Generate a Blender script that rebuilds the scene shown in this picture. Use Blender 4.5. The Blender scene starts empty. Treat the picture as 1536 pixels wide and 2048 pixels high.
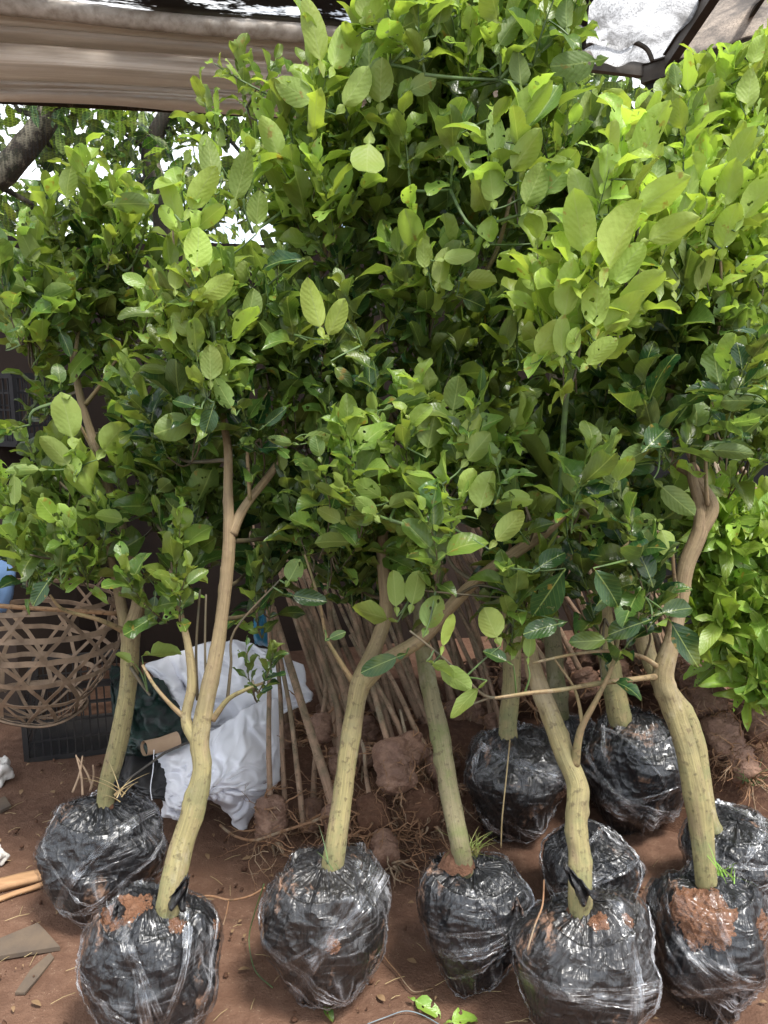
import bpy, math, random
import numpy as np
from mathutils import Vector, noise as mnoise

# ------------------------------------------------------------------ camera, sky, sun, exposure
sc = bpy.context.scene
H = 1.5; PITCH = math.radians(10.0); F = 1547.0; CX, CY = 768.0, 1024.0
cam_d = bpy.data.cameras.new('camera'); cam = bpy.data.objects.new('camera', cam_d)
sc.collection.objects.link(cam); sc.camera = cam
cam_d.sensor_fit = 'VERTICAL'; cam_d.sensor_height = 36.0; cam_d.lens = F/2048*36.0
cam_d.clip_start = 0.05; cam_d.clip_end = 500
cam.location = (0, 0, H); cam.rotation_euler = (math.radians(90)-PITCH, 0, 0)

SUN_EL, SUN_AZ = math.radians(64), math.radians(135)   # azimuth from +Y clockwise: behind the camera, to the right
world = bpy.data.worlds.new('World'); sc.world = world; world.use_nodes = True
wn = world.node_tree.nodes; wl = world.node_tree.links; wn.clear()
wo = wn.new('ShaderNodeOutputWorld'); wb = wn.new('ShaderNodeBackground')
sky = wn.new('ShaderNodeTexSky'); sky.sky_type = 'NISHITA'; sky.sun_disc = False
sky.sun_elevation = SUN_EL; sky.sun_rotation = SUN_AZ
wtc = wn.new('ShaderNodeTexCoord'); wnz = wn.new('ShaderNodeTexNoise'); wnz.inputs['Scale'].default_value = 2.2
wnz.inputs['Detail'].default_value = 6
wrp = wn.new('ShaderNodeValToRGB'); wrp.color_ramp.elements[0].position = .36; wrp.color_ramp.elements[1].position = .6
wmx = wn.new('ShaderNodeMixRGB'); wmx.inputs[2].default_value = (10.2, 10.4, 10.6, 1)
wl.new(wtc.outputs['Generated'], wnz.inputs['Vector']); wl.new(wnz.outputs['Fac'], wrp.inputs['Fac'])
wl.new(wrp.outputs['Color'], wmx.inputs[0]); wl.new(sky.outputs[0], wmx.inputs[1])
wl.new(wmx.outputs[0], wb.inputs['Color']); wb.inputs['Strength'].default_value = 0.15
wl.new(wb.outputs[0], wo.inputs['Surface'])
sun_d = bpy.data.lights.new('sun', 'SUN'); sun = bpy.data.objects.new('sun', sun_d); sc.collection.objects.link(sun)
sun_d.energy = 3.3; sun_d.angle = math.radians(12); sun_d.color = (1.0, .955, .88)
sd = Vector((math.sin(SUN_AZ)*math.cos(SUN_EL), math.cos(SUN_AZ)*math.cos(SUN_EL), math.sin(SUN_EL)))
sun.rotation_euler = sd.to_track_quat('Z', 'Y').to_euler()
sc.view_settings.view_transform = 'Standard'; sc.view_settings.look = 'None'
sc.view_settings.exposure = 0.88; sc.view_settings.gamma = 1; sc.view_settings.use_curve_mapping = False
sc.cycles.transparent_max_bounces = 16; sc.cycles.max_bounces = 8

rnd = random.Random(7); R = math.radians
NP = np.random.RandomState(5)

# ------------------------------------------------------------------ projection helpers (photograph pixel -> real place)
def ray(px, py):
    x = (px-CX)/F; y = (CY-py)/F
    return Vector((x, math.cos(PITCH)+y*math.sin(PITCH), -math.sin(PITCH)+y*math.cos(PITCH)))
def P(px, py, Y):
    r = ray(px, py); return Vector((0, 0, H)) + r*(Y/r.y)
def G(px, py, z=0.0):
    r = ray(px, py); return Vector((0, 0, H)) + r*((z-H)/r.z)
def dist(p):
    q = Vector(p)-Vector((0, 0, H)); return q.y*math.cos(PITCH)-q.z*math.sin(PITCH)
def m(px, p): return px*dist(p)/F       # pixels -> metres at p

# ------------------------------------------------------------------ materials
MATS = {}
class NT:
    def __init__(s, name):
        s.m = bpy.data.materials.new(name); s.m.use_nodes = True; s.t = s.m.node_tree; s.t.nodes.clear()
        s.out = s.n('OutputMaterial')
        MATS[name] = s.m
    def n(s, typ, **kw):
        nd = s.t.nodes.new('ShaderNode'+typ)
        for k, v in kw.items():
            if k.startswith('i_'): nd.inputs[k[2:].replace('_', ' ')].default_value = v
            else: setattr(nd, k, v)
        return nd
    def l(s, a, b): s.t.links.new(a, b); return b
    def noise(s, scale, detail=4, rough=.55, vec=None, dist=0.0):
        nd = s.n('TexNoise'); nd.inputs['Scale'].default_value = scale; nd.inputs['Detail'].default_value = detail
        nd.inputs['Roughness'].default_value = rough; nd.inputs['Distortion'].default_value = dist
        if vec is not None: s.l(vec, nd.inputs['Vector'])
        return nd.outputs['Fac']
    def ramp(s, fac, stops, interp='LINEAR'):
        nd = s.n('ValToRGB'); cr = nd.color_ramp; cr.interpolation = interp
        while len(cr.elements) < len(stops): cr.elements.new(.5)
        for e, (p, c) in zip(cr.elements, stops):
            e.position = p; e.color = (c, c, c, 1) if isinstance(c, (int, float)) else (*c, 1)
        s.l(fac, nd.inputs['Fac']); return nd.outputs['Color']
    def mix(s, fac, a, b, mode='MIX'):
        nd = s.n('MixRGB', blend_type=mode)
        for i, v in enumerate((fac, a, b)):
            if isinstance(v, (int, float)): nd.inputs[i].default_value = v if i == 0 else (v, v, v, 1)
            elif isinstance(v, tuple): nd.inputs[i].default_value = (*v, 1)
            else: s.l(v, nd.inputs[i])
        return nd.outputs[0]
    def math(s, op, a, b=0.0, c=None, clamp=False):
        nd = s.n('Math', operation=op, use_clamp=clamp)
        for i, v in enumerate((a, b) if c is None else (a, b, c)):
            if isinstance(v, (int, float)): nd.inputs[i].default_value = v
            else: s.l(v, nd.inputs[i])
        return nd.outputs[0]
    def coord(s, which='Object', scale=(1, 1, 1)):
        tc = s.n('TexCoord'); mp = s.n('Mapping'); mp.inputs['Scale'].default_value = scale
        s.l(tc.outputs[which], mp.inputs['Vector']); return mp.outputs[0]
    def bump(s, h, strength=.5, distance=.01, normal=None):
        nd = s.n('Bump'); nd.inputs['Strength'].default_value = strength; nd.inputs['Distance'].default_value = distance
        s.l(h, nd.inputs['Height'])
        if normal is not None: s.l(normal, nd.inputs['Normal'])
        return nd.outputs[0]
    def bsdf(s, color, rough=.6, normal=None, spec=.5, metal=0.0):
        nd = s.n('BsdfPrincipled')
        for k, v in (('Base Color', color), ('Roughness', rough), ('Specular IOR Level', spec), ('Metallic', metal)):
            if isinstance(v, (int, float)) and k != 'Base Color': nd.inputs[k].default_value = v
            elif isinstance(v, tuple): nd.inputs[k].default_value = (*v, 1)
            else: s.l(v, nd.inputs[k])
        if normal is not None: s.l(normal, nd.inputs['Normal'])
        return nd
    def mixs(s, fac, a, b):
        nd = s.n('MixShader')
        if isinstance(fac, (int, float)): nd.inputs[0].default_value = fac
        else: s.l(fac, nd.inputs[0])
        s.l(a, nd.inputs[1]); s.l(b, nd.inputs[2]); return nd.outputs[0]
    def done(s, sh): s.l(sh, s.out.inputs['Surface']); return s.m

def leaf_material(name, young, mid, old, under, transl=.44):
    t = NT(name)
    at = t.n('Attribute', attribute_name='age_shade').outputs['Fac']
    rn = t.n('Attribute', attribute_name='rnd').outputs['Fac']
    uv = t.n('UVMap', uv_map='UVMap').outputs[0]
    sep = t.n('SeparateXYZ'); t.l(uv, sep.inputs[0]); u, v = sep.outputs[0], sep.outputs[1]
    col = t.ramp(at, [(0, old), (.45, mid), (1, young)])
    au = t.math('ABSOLUTE', t.math('SUBTRACT', u, .5))
    rib = t.math('LESS_THAN', au, .022)
    vein = t.math('SINE', t.math('ADD', t.math('MULTIPLY', v, 58.0), t.math('MULTIPLY', au, -34.0)))
    vl = t.ramp(vein, [(.0, 0), (.86, 0.0), (1, 1.0)])
    nz = t.noise(55, 3, .6, t.coord())
    blot = t.noise(14, 4, .6, t.coord())
    col = t.mix(t.math('MULTIPLY', t.ramp(blot, [(.35, 0), (.75, 1)]), .4), col, t.mix(1.0, col, (.75, .72, .45), 'MULTIPLY'))
    geo = t.n('NewGeometry')
    und = t.mix(t.ramp(at, [(0, .25), (.5, .35), (1, .3)]), col, under)
    und = t.mix(.62, und, t.ramp(at, [(0, (.085, .13, .035)), (.5, (.155, .225, .052)), (1, (.40, .52, .10))]))
    col = t.mix(geo.outputs['Backfacing'], col, und)
    col = t.mix(t.math('MULTIPLY', vl, .20), col, t.mix(.5, col, (.35, .45, .12)))
    col = t.mix(t.math('MULTIPLY', rib, .55), col, (.30, .38, .12))
    # scattered yellow/brown blemishes
    sp = t.noise(34, 3, .6, t.coord())
    spm = t.math('MULTIPLY', t.ramp(sp, [(.63, 0), (.70, 1)]), t.math('GREATER_THAN', rn, .5))
    yl = t.math('MULTIPLY', t.ramp(t.noise(9, 3, .5, t.coord()), [(.5, 0), (.7, 1)]), .35)
    col = t.mix(yl, col, (.30, .33, .06))
    col = t.mix(t.math('MULTIPLY', spm, .7), col, (.25, .15, .03))
    hs = t.n('HueSaturation'); hs.inputs['Saturation'].default_value = 1.0
    t.l(t.math('ADD', .485, t.math('MULTIPLY', rn, .025)), hs.inputs['Hue'])
    t.l(t.math('ADD', .78, t.math('MULTIPLY', rn, .5)), hs.inputs['Value']); t.l(col, hs.inputs['Color'])
    col = hs.outputs[0]
    bh = t.math('ADD', t.math('MULTIPLY', vein, .11), t.math('MULTIPLY', nz, 1.7))
    bn = t.bump(bh, .6, .002)
    rg = t.mix(geo.outputs['Backfacing'], t.ramp(at, [(0, .28), (.6, .38), (1, .45)]), .55)
    b = t.bsdf(col, rg, bn, .5)
    tr = t.n('BsdfTranslucent'); t.l(t.mix(1.0, col, (1.35, 1.4, .75), 'MULTIPLY'), tr.inputs['Color'])
    s = t.mixs(transl, b.outputs[0], tr.outputs[0])
    # insect holes in some leaves
    ho = t.noise(60, 1, .4, t.coord())
    hm = t.math('MULTIPLY', t.math('GREATER_THAN', ho, .665), t.math('GREATER_THAN', rn, .72))
    tp = t.n('BsdfTransparent')
    return t.done(t.mixs(hm, s, tp.outputs[0]))
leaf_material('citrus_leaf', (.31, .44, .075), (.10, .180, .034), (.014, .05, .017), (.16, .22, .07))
leaf_material('fresh_leaf', (.26, .40, .06), (.13, .235, .035), (.04, .13, .02), (.2, .35, .08), .3)
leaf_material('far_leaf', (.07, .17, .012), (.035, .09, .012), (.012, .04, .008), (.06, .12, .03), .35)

def bark(name, c1, c2, c3, moss, scale=1.0):
    t = NT(name)
    uv = t.n('UVMap', uv_map='UVMap').outputs[0]
    mp = t.n('Mapping'); mp.inputs['Scale'].default_value = (7, 2.6*scale, 1); t.l(uv, mp.inputs['Vector'])
    st = t.noise(3.2, 6, .65, mp.outputs[0], .3)
    mp2 = t.n('Mapping'); mp2.inputs['Scale'].default_value = (2.5, 6*scale, 1); t.l(uv, mp2.inputs['Vector'])
    pt = t.noise(1.3, 5, .6, mp2.outputs[0])
    ob = t.noise(9, 6, .68, t.coord())
    col = t.mix(t.ramp(st, [(.35, 0), (.68, 1)]), c1, c2)
    col = t.mix(t.math('MULTIPLY', t.ramp(pt, [(.48, 0), (.66, 1)]), .6), col, c3)
    col = t.mix(t.math('MULTIPLY', t.ramp(ob, [(.47, 0), (.6, 1)]), .75), col, moss)
    lg = t.noise(5.5, 6, .7, t.coord('Object', (1, 1, .5)))
    col = t.mix(t.math('MULTIPLY', t.ramp(lg, [(.54, 0), (.62, 1)]), .45), col, (.33, .30, .22))
    col = t.mix(t.math('MULTIPLY', t.ramp(lg, [(.30, 1), (.42, 0)]), .5), col, (.11, .08, .05))
    dk = t.noise(70, 3, .6, t.coord())
    col = t.mix(t.math('MULTIPLY', t.ramp(dk, [(.57, 0), (.66, 1)]), .6), col, (.06, .045, .025))
    if name == 'trunk_bark':      # young bark: yellow-green low down, tan-brown higher up the stem
        sz = t.n('SeparateXYZ'); t.l(t.coord(), sz.inputs[0]); hz = t.math('ADD', sz.outputs[2], t.math('MULTIPLY', t.math('SUBTRACT', ob, .5), .9))
        col = t.mix(t.math('MULTIPLY', t.ramp(hz, [(.55, 0), (.95, 1)]), .75), col, t.mix(t.ramp(st, [(.35, 0), (.68, 1)]), (.25, .175, .105), (.15, .10, .062)))
    hgt = t.math('ADD', st, t.math('MULTIPLY', dk, .5))
    b = t.bsdf(col, .72, t.bump(hgt, .8, .004), .3)
    return t.done(b.outputs[0])
bark('trunk_bark', (.275, .235, .108), (.17, .15, .07), (.22, .16, .10), (.145, .155, .07))
bark('mossy_bark', (.19, .165, .09), (.12, .11, .06), (.20, .165, .10), (.11, .125, .045))
bark('branch_bark', (.27, .19, .10), (.17, .12, .065), (.22, .17, .10), (.15, .14, .06))
bark('stem_bark', (.29, .19, .125), (.19, .12, .08), (.24, .17, .115), (.10, .085, .05), 1.5)
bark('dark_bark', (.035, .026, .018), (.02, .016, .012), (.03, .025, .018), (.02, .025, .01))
bark('root_bark', (.27, .15, .08), (.19, .095, .05), (.3, .19, .11), (.18, .1, .055), 2)
bark('dry_cane', (.36, .22, .12), (.24, .15, .08), (.3, .2, .12), (.18, .12, .07), .4)
def twig_mat(name, c1, c2):
    t = NT(name); n = t.noise(30, 3, .6, t.coord())
    return t.done(t.bsdf(t.mix(t.ramp(n, [(.35, 0), (.65, 1)]), c1, c2), .6, t.bump(n, .4, .002)).outputs[0])
twig_mat('green_twig', (.10, .17, .045), (.055, .085, .035))
twig_mat('brown_twig', (.09, .065, .035), (.05, .045, .025))

def soil_mat(name, a, b, c, sc_=1.0, bs=1.0):
    t = NT(name); co = t.coord()
    n1 = t.noise(1.6*sc_, 6, .6, co); n2 = t.noise(16*sc_, 6, .7, co); n3 = t.noise(120*sc_, 3, .6, co)
    col = t.mix(t.ramp(n1, [(.35, 0), (.65, 1)]), a, b)
    col = t.mix(t.math('MULTIPLY', t.ramp(n2, [(.45, 0), (.7, 1)]), .55), col, c)
    sp = t.n('TexVoronoi', feature='F1'); sp.inputs['Scale'].default_value = 95*sc_; t.l(co, sp.inputs['Vector'])
    spm = t.math('MULTIPLY', t.math('LESS_THAN', sp.outputs['Distance'], .16), t.math('GREATER_THAN', n2, .54))
    col = t.mix(t.math('MULTIPLY', spm, .6), col, (.36, .26, .18))
    h = t.math('ADD', t.math('MULTIPLY', n2, 1.0), t.math('MULTIPLY', n3, .35))
    return t.done(t.bsdf(col, .9, t.bump(h, .8*bs, .014), .2).outputs[0])
soil_mat('ground_soil', (.15, .083, .054), (.085, .045, .030), (.20, .12, .082), 1.4)
soil_mat('wet_soil', (.12, .060, .036), (.07, .036, .024), (.17, .095, .06), 3)
soil_mat('red_soil', (.25, .125, .072), (.17, .08, .045), (.32, .19, .125), 3, 1.3)

def plastic(name, dusty, hue=(.009, .010, .012)):
    t = NT(name); co = t.coord()
    uv = t.n('UVMap', uv_map='UVMap').outputs[0]
    mp = t.n('Mapping'); mp.inputs['Scale'].default_value = (7, 1.3, 1); t.l(uv, mp.inputs['Vector'])
    w1 = t.noise(2.2, 3, .5, mp.outputs[0], .9)          # pleats running down from the neck
    w2 = t.noise(5, 2, .45, co, 1.8); w3 = t.noise(14, 2, .45, co, 1.6)
    def crease(f, w): return t.ramp(t.math('ABSOLUTE', t.math('SUBTRACT', f, .5)), [(0, 1), (w*.35, .55), (w, 0)])
    h = t.math('ADD', t.math('MULTIPLY', crease(w1, .12), .7), t.math('ADD', t.math('MULTIPLY', crease(w2, .08), .8), t.math('MULTIPLY', crease(w3, .05), .12)))
    d1 = t.noise(6.0, 6, .68, co, .6); d2 = t.noise(48, 4, .7, co)
    dm = t.math('MULTIPLY', t.ramp(d1, [(.56, 0), (.615, 1)]), t.ramp(d2, [(.42, 0.05), (.58, 1)]))
    dm = t.math('MULTIPLY', dm, dusty, clamp=True)
    fl = t.ramp(t.noise(5, 5, .7, co), [(.3, 0), (.8, 1)])
    col = t.mix(t.math('MULTIPLY', fl, .4), hue, (.035, .031, .030))
    col = t.mix(dm, col, t.mix(d2, (.20, .11, .065), (.30, .18, .12)))
    rg = t.mix(dm, t.ramp(fl, [(0, .30), (1, .48)]), .85)
    return t.done(t.bsdf(col, rg, t.bump(h, .5, .012), .55).outputs[0])
plastic('black_plastic', .8); plastic('dusty_plastic', 1.0, (.016, .015, .015))

def film(name, base, streak, lo=.55):
    t = NT(name); co = t.coord()
    uv = t.n('UVMap', uv_map='UVMap').outputs[0]
    mp = t.n('Mapping'); mp.inputs['Scale'].default_value = (2.0, 13 if name == 'clear_film' else 5, 1); t.l(uv, mp.inputs['Vector'])
    mp2 = t.n('Mapping'); mp2.inputs['Scale'].default_value = (17, 1.6, 1); mp2.inputs['Rotation'].default_value = (0, 0, .35); t.l(uv, mp2.inputs['Vector'])
    n1 = t.noise(1.0, 3, .5, mp.outputs[0], .4); n2 = t.noise(1.0, 3, .5, mp2.outputs[0], .6); n3 = t.noise(5, 2, .45, co, 1.8)
    def crease(f, w): return t.ramp(t.math('ABSOLUTE', t.math('SUBTRACT', f, .5)), [(0, 1), (w*.4, .3), (w, 0)])
    pick = t.ramp(t.noise(3.2, 2, .5, co), [(.46, 0), (.54, 1)])
    ridge = t.mix(pick, crease(n1, .045), crease(n2, .05)) if name == 'clear_film' else crease(n1, .07)
    ridge = t.math('MAXIMUM', ridge, t.math('MULTIPLY', crease(n3, .015), .5 if name == 'film_strap' else .0))
    nrm = t.bump(t.math('ADD', ridge, t.math('MULTIPLY', n3, .6)), .5, .006)
    gl = t.n('BsdfGlossy'); gl.inputs['Roughness'].default_value = .2; gl.inputs['Color'].default_value = (.95, .97, 1, 1); t.l(nrm, gl.inputs['Normal'])
    df = t.bsdf((.72, .72, .75), .3, nrm)
    tp = t.n('BsdfTransparent')
    lw = t.n('LayerWeight'); lw.inputs['Blend'].default_value = .3; t.l(nrm, lw.inputs['Normal'])
    glare = t.ramp(t.noise(4.2, 5, .65, co, .5), [(lo, 0), (lo+.13, 1)])
    g = t.math('ADD', t.math('ADD', base, t.math('MULTIPLY', lw.outputs['Fresnel'], .22)), t.math('MULTIPLY', glare, .22), clamp=True)
    s = t.mixs(g, tp.outputs[0], gl.outputs[0])
    patch = t.ramp(t.noise(4.5, 3, .6, co), [(.46, .04), (.60, 1)])
    return t.done(t.mixs(t.math('MULTIPLY', t.math('MULTIPLY', ridge, patch), streak, clamp=True), s, df.outputs[0]))
film('clear_film', .012, .30, .58); film('film_strap', .05, .78, .44)

def simple(name, c1, c2, scale=12, rough=.6, bump=.4, bd=.003, metal=0, spec=.4, stretch=(1, 1, 1), trans=0):
    t = NT(name); co = t.coord('Object', stretch); n = t.noise(scale, 6, .62, co, .2); n2 = t.noise(scale*7, 3, .6, co)
    col = t.mix(t.ramp(n, [(.35, 0), (.65, 1)]), c1, c2)
    b = t.bsdf(col, rough, t.bump(t.math('ADD', n, t.math('MULTIPLY', n2, .4)), bump, bd), spec, metal).outputs[0]
    if trans:
        tr = t.n('BsdfTranslucent'); t.l(col, tr.inputs['Color']); b = t.mixs(trans, b, tr.outputs[0])
    return t.done(b)
simple('cane_strip', (.25, .175, .115), (.13, .09, .06), 14, .75, .9, .003)
simple('crate_black', (.018, .018, .02), (.035, .032, .03), 9, .42, .2)
simple('crate_grey', (.014, .014, .016), (.026, .026, .028), 9, .6, .2, spec=.15)
simple('white_cloth', (.86, .86, .90), (.80, .80, .85), 5, .8, .35, .004, trans=.15)
simple('timber', (.40, .235, .12), (.30, .17, .085), 9, .75, .5, .003, stretch=(1, 6, 1))
simple('old_board', (.13, .095, .065), (.085, .065, .05), 9, .8, .6, .003)
simple('cardboard', (.42, .29, .19), (.36, .24, .15), 12, .8, .2)
simple('pipe_metal', (.56, .53, .49), (.30, .26, .22), 16, .5, .4, .002)
simple('beam_metal', (.085, .075, .065), (.05, .045, .04), 14, .55, .4, .002, metal=.2)
simple('wall_brown', (.030, .018, .012), (.018, .011, .008), 3, .9, .5, .01)
simple('dark_panel', (.035, .034, .034), (.022, .022, .022), 5, .8, .4, .01)
simple('blue_plastic', (.03, .22, .36), (.02, .14, .26), 8, .4, .5, .006)
simple('pale_blue', (.22, .36, .62), (.16, .28, .5), 8, .5, .3)
simple('white_scrap', (.62, .60, .57), (.45, .42, .38), 14, .7, .6, .006)
simple('dry_leaf', (.24, .15, .08), (.16, .10, .05), 18, .8, .5, .003)
simple('straw', (.42, .33, .17), (.28, .2, .1), 25, .7, .2)
simple('net_green', (.008, .03, .022), (.012, .014, .014), 30, .5, .6, .004)
simple('grass_blade', (.16, .24, .05), (.30, .27, .10), 22, .6, .2, trans=.2)
simple('fresh_weed', (.24, .42, .07), (.17, .32, .05), 22, .6, .2, trans=.25)
simple('grey_string', (.18, .22, .24), (.12, .15, .17), 30, .5, .2)
simple('plug_film', (.26, .155, .105), (.13, .07, .048), 22, .5, 1.0, .012, spec=.35)

def net_mat(name, col, openness, scale, patchy=0.0, trans=0.0, tc=(.7, .7, .68)):
    t = NT(name); uv = t.n('UVMap', uv_map='UVMap').outputs[0]
    sep = t.n('SeparateXYZ'); t.l(uv, sep.inputs[0])
    a = t.math('SINE', t.math('MULTIPLY', sep.outputs[0], scale)); b = t.math('SINE', t.math('MULTIPLY', sep.outputs[1], scale))
    g = t.math('MULTIPLY', t.math('ADD', t.math('MULTIPLY', a, b), 1.0), .5)
    nz = t.noise(6, 6, .7, uv)
    fac = t.math('ADD', t.math('MULTIPLY', g, .5), t.math('MULTIPLY', nz, .5))
    op = t.ramp(fac, [(max(0, .5-openness*.5-.04), 0), (min(1, .5-openness*.5+.06), 1)]) if not patchy else t.ramp(nz, [(patchy, 0), (patchy+.06, 1)])
    df = t.bsdf(t.mix(nz, col, tuple(c*1.6 for c in col)), .6, None, .3).outputs[0]
    if trans:
        tr = t.n('BsdfTranslucent'); nb = t.noise(3.3, 6, .72, uv, .4); nf = t.noise(90, 3, .6, uv)
        k = t.math('MULTIPLY', t.ramp(nb, [(.38, .1), (.6, 1)]), t.ramp(nf, [(.35, .3), (.55, 1)]))
        t.l(t.mix(k, (.1, .1, .1), tc), tr.inputs['Color']); df = t.mixs(trans, df, tr.outputs[0])
    tp = t.n('BsdfTransparent'); tp.inputs['Color'].default_value = (1, 1, 1, 1)
    return t.done(t.mixs(op, df, tp.outputs[0]) if not trans else t.mixs(t.math('MULTIPLY', op, .55), df, tp.outputs[0]))
net_mat('shade_net', (.012, .012, .012), .30, 900)
net_mat('side_net', (.014, .014, .013), .02, 700, .545)
net_mat('roof_net', (.015, .014, .013), 0, 700, .535)
net_mat('roof_film', (.26, .25, .24), 0, 500, .57, .7, (.80, .80, .81))
net_mat('old_film', (.32, .26, .21), 0, 500, .80, .6, (.55, .46, .38))
def tarp():
    t = NT('rolled_tarp'); uv = t.n('UVMap', uv_map='UVMap').outputs[0]
    n = t.noise(3, 6, .6, uv); n2 = t.noise(10, 5, .75, uv, .4)
    sep = t.n('SeparateXYZ'); t.l(uv, sep.inputs[0])
    wv = t.math('MULTIPLY', t.math('SINE', t.math('MULTIPLY', sep.outputs[0], 420)), t.math('SINE', t.math('MULTIPLY', sep.outputs[1], 420)))
    col = t.mix(t.ramp(n, [(.35, 0), (.65, 1)]), (.62, .55, .48), (.46, .41, .36))
    col = t.mix(t.math('MULTIPLY', t.ramp(n2, [(.5, 0), (.66, 1)]), .7), col, (.80, .76, .70))
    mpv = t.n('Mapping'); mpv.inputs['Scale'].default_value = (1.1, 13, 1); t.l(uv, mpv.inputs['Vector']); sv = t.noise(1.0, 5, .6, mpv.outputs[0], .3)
    col = t.mix(t.ramp(sv, [(.36, .85), (.5, .25), (.62, 0)]), col, (.12, .10, .085)); col = t.mix(t.ramp(sv, [(.54, 0), (.64, .7)]), col, (.86, .83, .78))  # streaks of the sheet's layers, with fold light and shade painted into the colour
    b = t.bsdf(col, .27, t.bump(t.math('ADD', wv, t.math('MULTIPLY', n2, 3)), .3, .002), .9)
    tr = t.n('BsdfTranslucent'); tr.inputs['Color'].default_value = (.75, .64, .52, 1)
    return t.done(t.mixs(.5, b.outputs[0], tr.outputs[0]))
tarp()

# ------------------------------------------------------------------ mesh helpers
class MB:
    """collects vertices, faces, uvs; builds ONE mesh object"""
    def __init__(s): s.v = []; s.f = []; s.uv = []; s.n = 0; s.mi = []
    def add(s, v, f, uv, mi=0):
        v = np.asarray(v, float); s.v.append(v); s.f += [tuple(i+s.n for i in q) for q in f]
        s.uv += uv if uv is not None else [(0, 0)]*len(v); s.n += len(v); s.mi += [mi]*len(f); return s
    def build(s, name, mat, parent=None, smooth=True):
        me = bpy.data.meshes.new(name); v = np.concatenate(s.v) if s.v else np.zeros((0, 3))
        org = np.array(parent_world(parent)) if parent else v.mean(0)
        me.from_pydata([tuple(x) for x in (v-org)], [], s.f)
        for mm in (mat if isinstance(mat, (list, tuple)) else [mat]): me.materials.append(MATS[mm])
        ul = me.uv_layers.new(name='UVMap')
        li = np.empty(len(me.loops), dtype=np.int32); me.loops.foreach_get('vertex_index', li)
        uv = np.array(s.uv, float)[li]; ul.data.foreach_set('uv', uv.ravel())
        if smooth: me.polygons.foreach_set('use_smooth', [True]*len(me.polygons))
        me.polygons.foreach_set('material_index', s.mi)
        me.validate(); me.update()
        o = bpy.data.objects.new(name, me); sc.collection.objects.link(o)
        if parent: o.parent = parent
        else: o.location = org
        return o
def parent_world(p):
    l = Vector((0, 0, 0))
    while p is not None: l = l+p.location; p = p.parent
    return l
def empty(name, loc, label, cat, group=None):
    o = bpy.data.objects.new(name, None); sc.collection.objects.link(o); o.location = loc; o.empty_display_size = .05
    return tag(o, label, cat, group)
def tag(o, label=None, cat=None, group=None, kind=None):
    if label: o['label'] = label
    if cat: o['category'] = cat
    if group: o['group'] = group
    if kind: o['kind'] = kind
    return o
def catmull(pts, rad, sub=6):
    pts = [Vector(p) for p in pts]; out = []; rr = []
    n = len(pts)
    for i in range(n-1):
        p0 = pts[max(i-1, 0)]; p1 = pts[i]; p2 = pts[i+1]; p3 = pts[min(i+2, n-1)]
        for k in range(sub):
            t = k/sub; t2 = t*t; t3 = t2*t
            out.append(.5*((2*p1)+(p2-p0)*t+(2*p0-5*p1+4*p2-p3)*t2+(3*p1-p0-3*p2+p3)*t3))
            rr.append(rad[i]*(1-t)+rad[i+1]*t)
    out.append(pts[-1]); rr.append(rad[-1]); return out, rr
def tube(mb, pts, rad, sides=10, bumpy=0.0, cap=True, mi=0, seed=0, knots=0):
    kr = random.Random(seed*7+3); KN = []
    for _ in range(knots):
        i_ = kr.randint(len(pts)//5, len(pts)-3); d_ = Vector((kr.gauss(0, 1), -abs(kr.gauss(0, .8)), kr.gauss(0, .3))).normalized(); KN.append((pts[i_]+d_*rad[i_], rad[i_]*kr.uniform(.35, .6), kr.uniform(.25, .45)))
    up = Vector((0.3, .2, 1)).normalized(); vs = []; uv = []; fs = []; L = 0
    prev = None
    for i, p in enumerate(pts):
        d = (pts[min(i+1, len(pts)-1)]-pts[max(i-1, 0)])
        if d.length < 1e-7: d = Vector((0, 0, 1))
        d.normalize()
        if prev is None: a = d.orthogonal().normalized()
        else:
            a = prev-d*prev.dot(d)
            a = a.normalized() if a.length > 1e-5 else d.orthogonal().normalized()
        prev = a; b = d.cross(a)
        if i: L += (p-pts[i-1]).length
        for k in range(sides+1):
            an = 2*math.pi*k/sides; dr = a*math.cos(an)+b*math.sin(an); r = rad[i]
            if bumpy:
                q = p*9+dr*.55+Vector((seed*3.1, 0, 0)); r *= 1+bumpy*mnoise.noise(q)+bumpy*.5*mnoise.noise(q*3.3)+bumpy*.25*mnoise.noise(q*9)
            for kp, ks, kh in KN: r += ks*kh*math.exp(-((p+dr*rad[i]-kp).length/ks)**2)
            vs.append(p+dr*r); uv.append((k/sides*6.28*max(rad[0], .002)*8, L))
    w = sides+1
    for i in range(len(pts)-1):
        for k in range(sides): fs.append((i*w+k, i*w+k+1, (i+1)*w+k+1, (i+1)*w+k))
    if cap:
        vs.append(pts[-1]+(pts[-1]-pts[-2])*.15); uv.append((0, L)); c = len(vs)-1; o = (len(pts)-1)*w
        for k in range(sides): fs.append((o+k, o+k+1, c))
        vs.append(pts[0]-(pts[1]-pts[0])*.1); uv.append((0, 0)); c = len(vs)-1
        for k in range(sides): fs.append((k+1, k, c))
    mb.add([tuple(v) for v in vs], fs, uv, mi)
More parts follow.
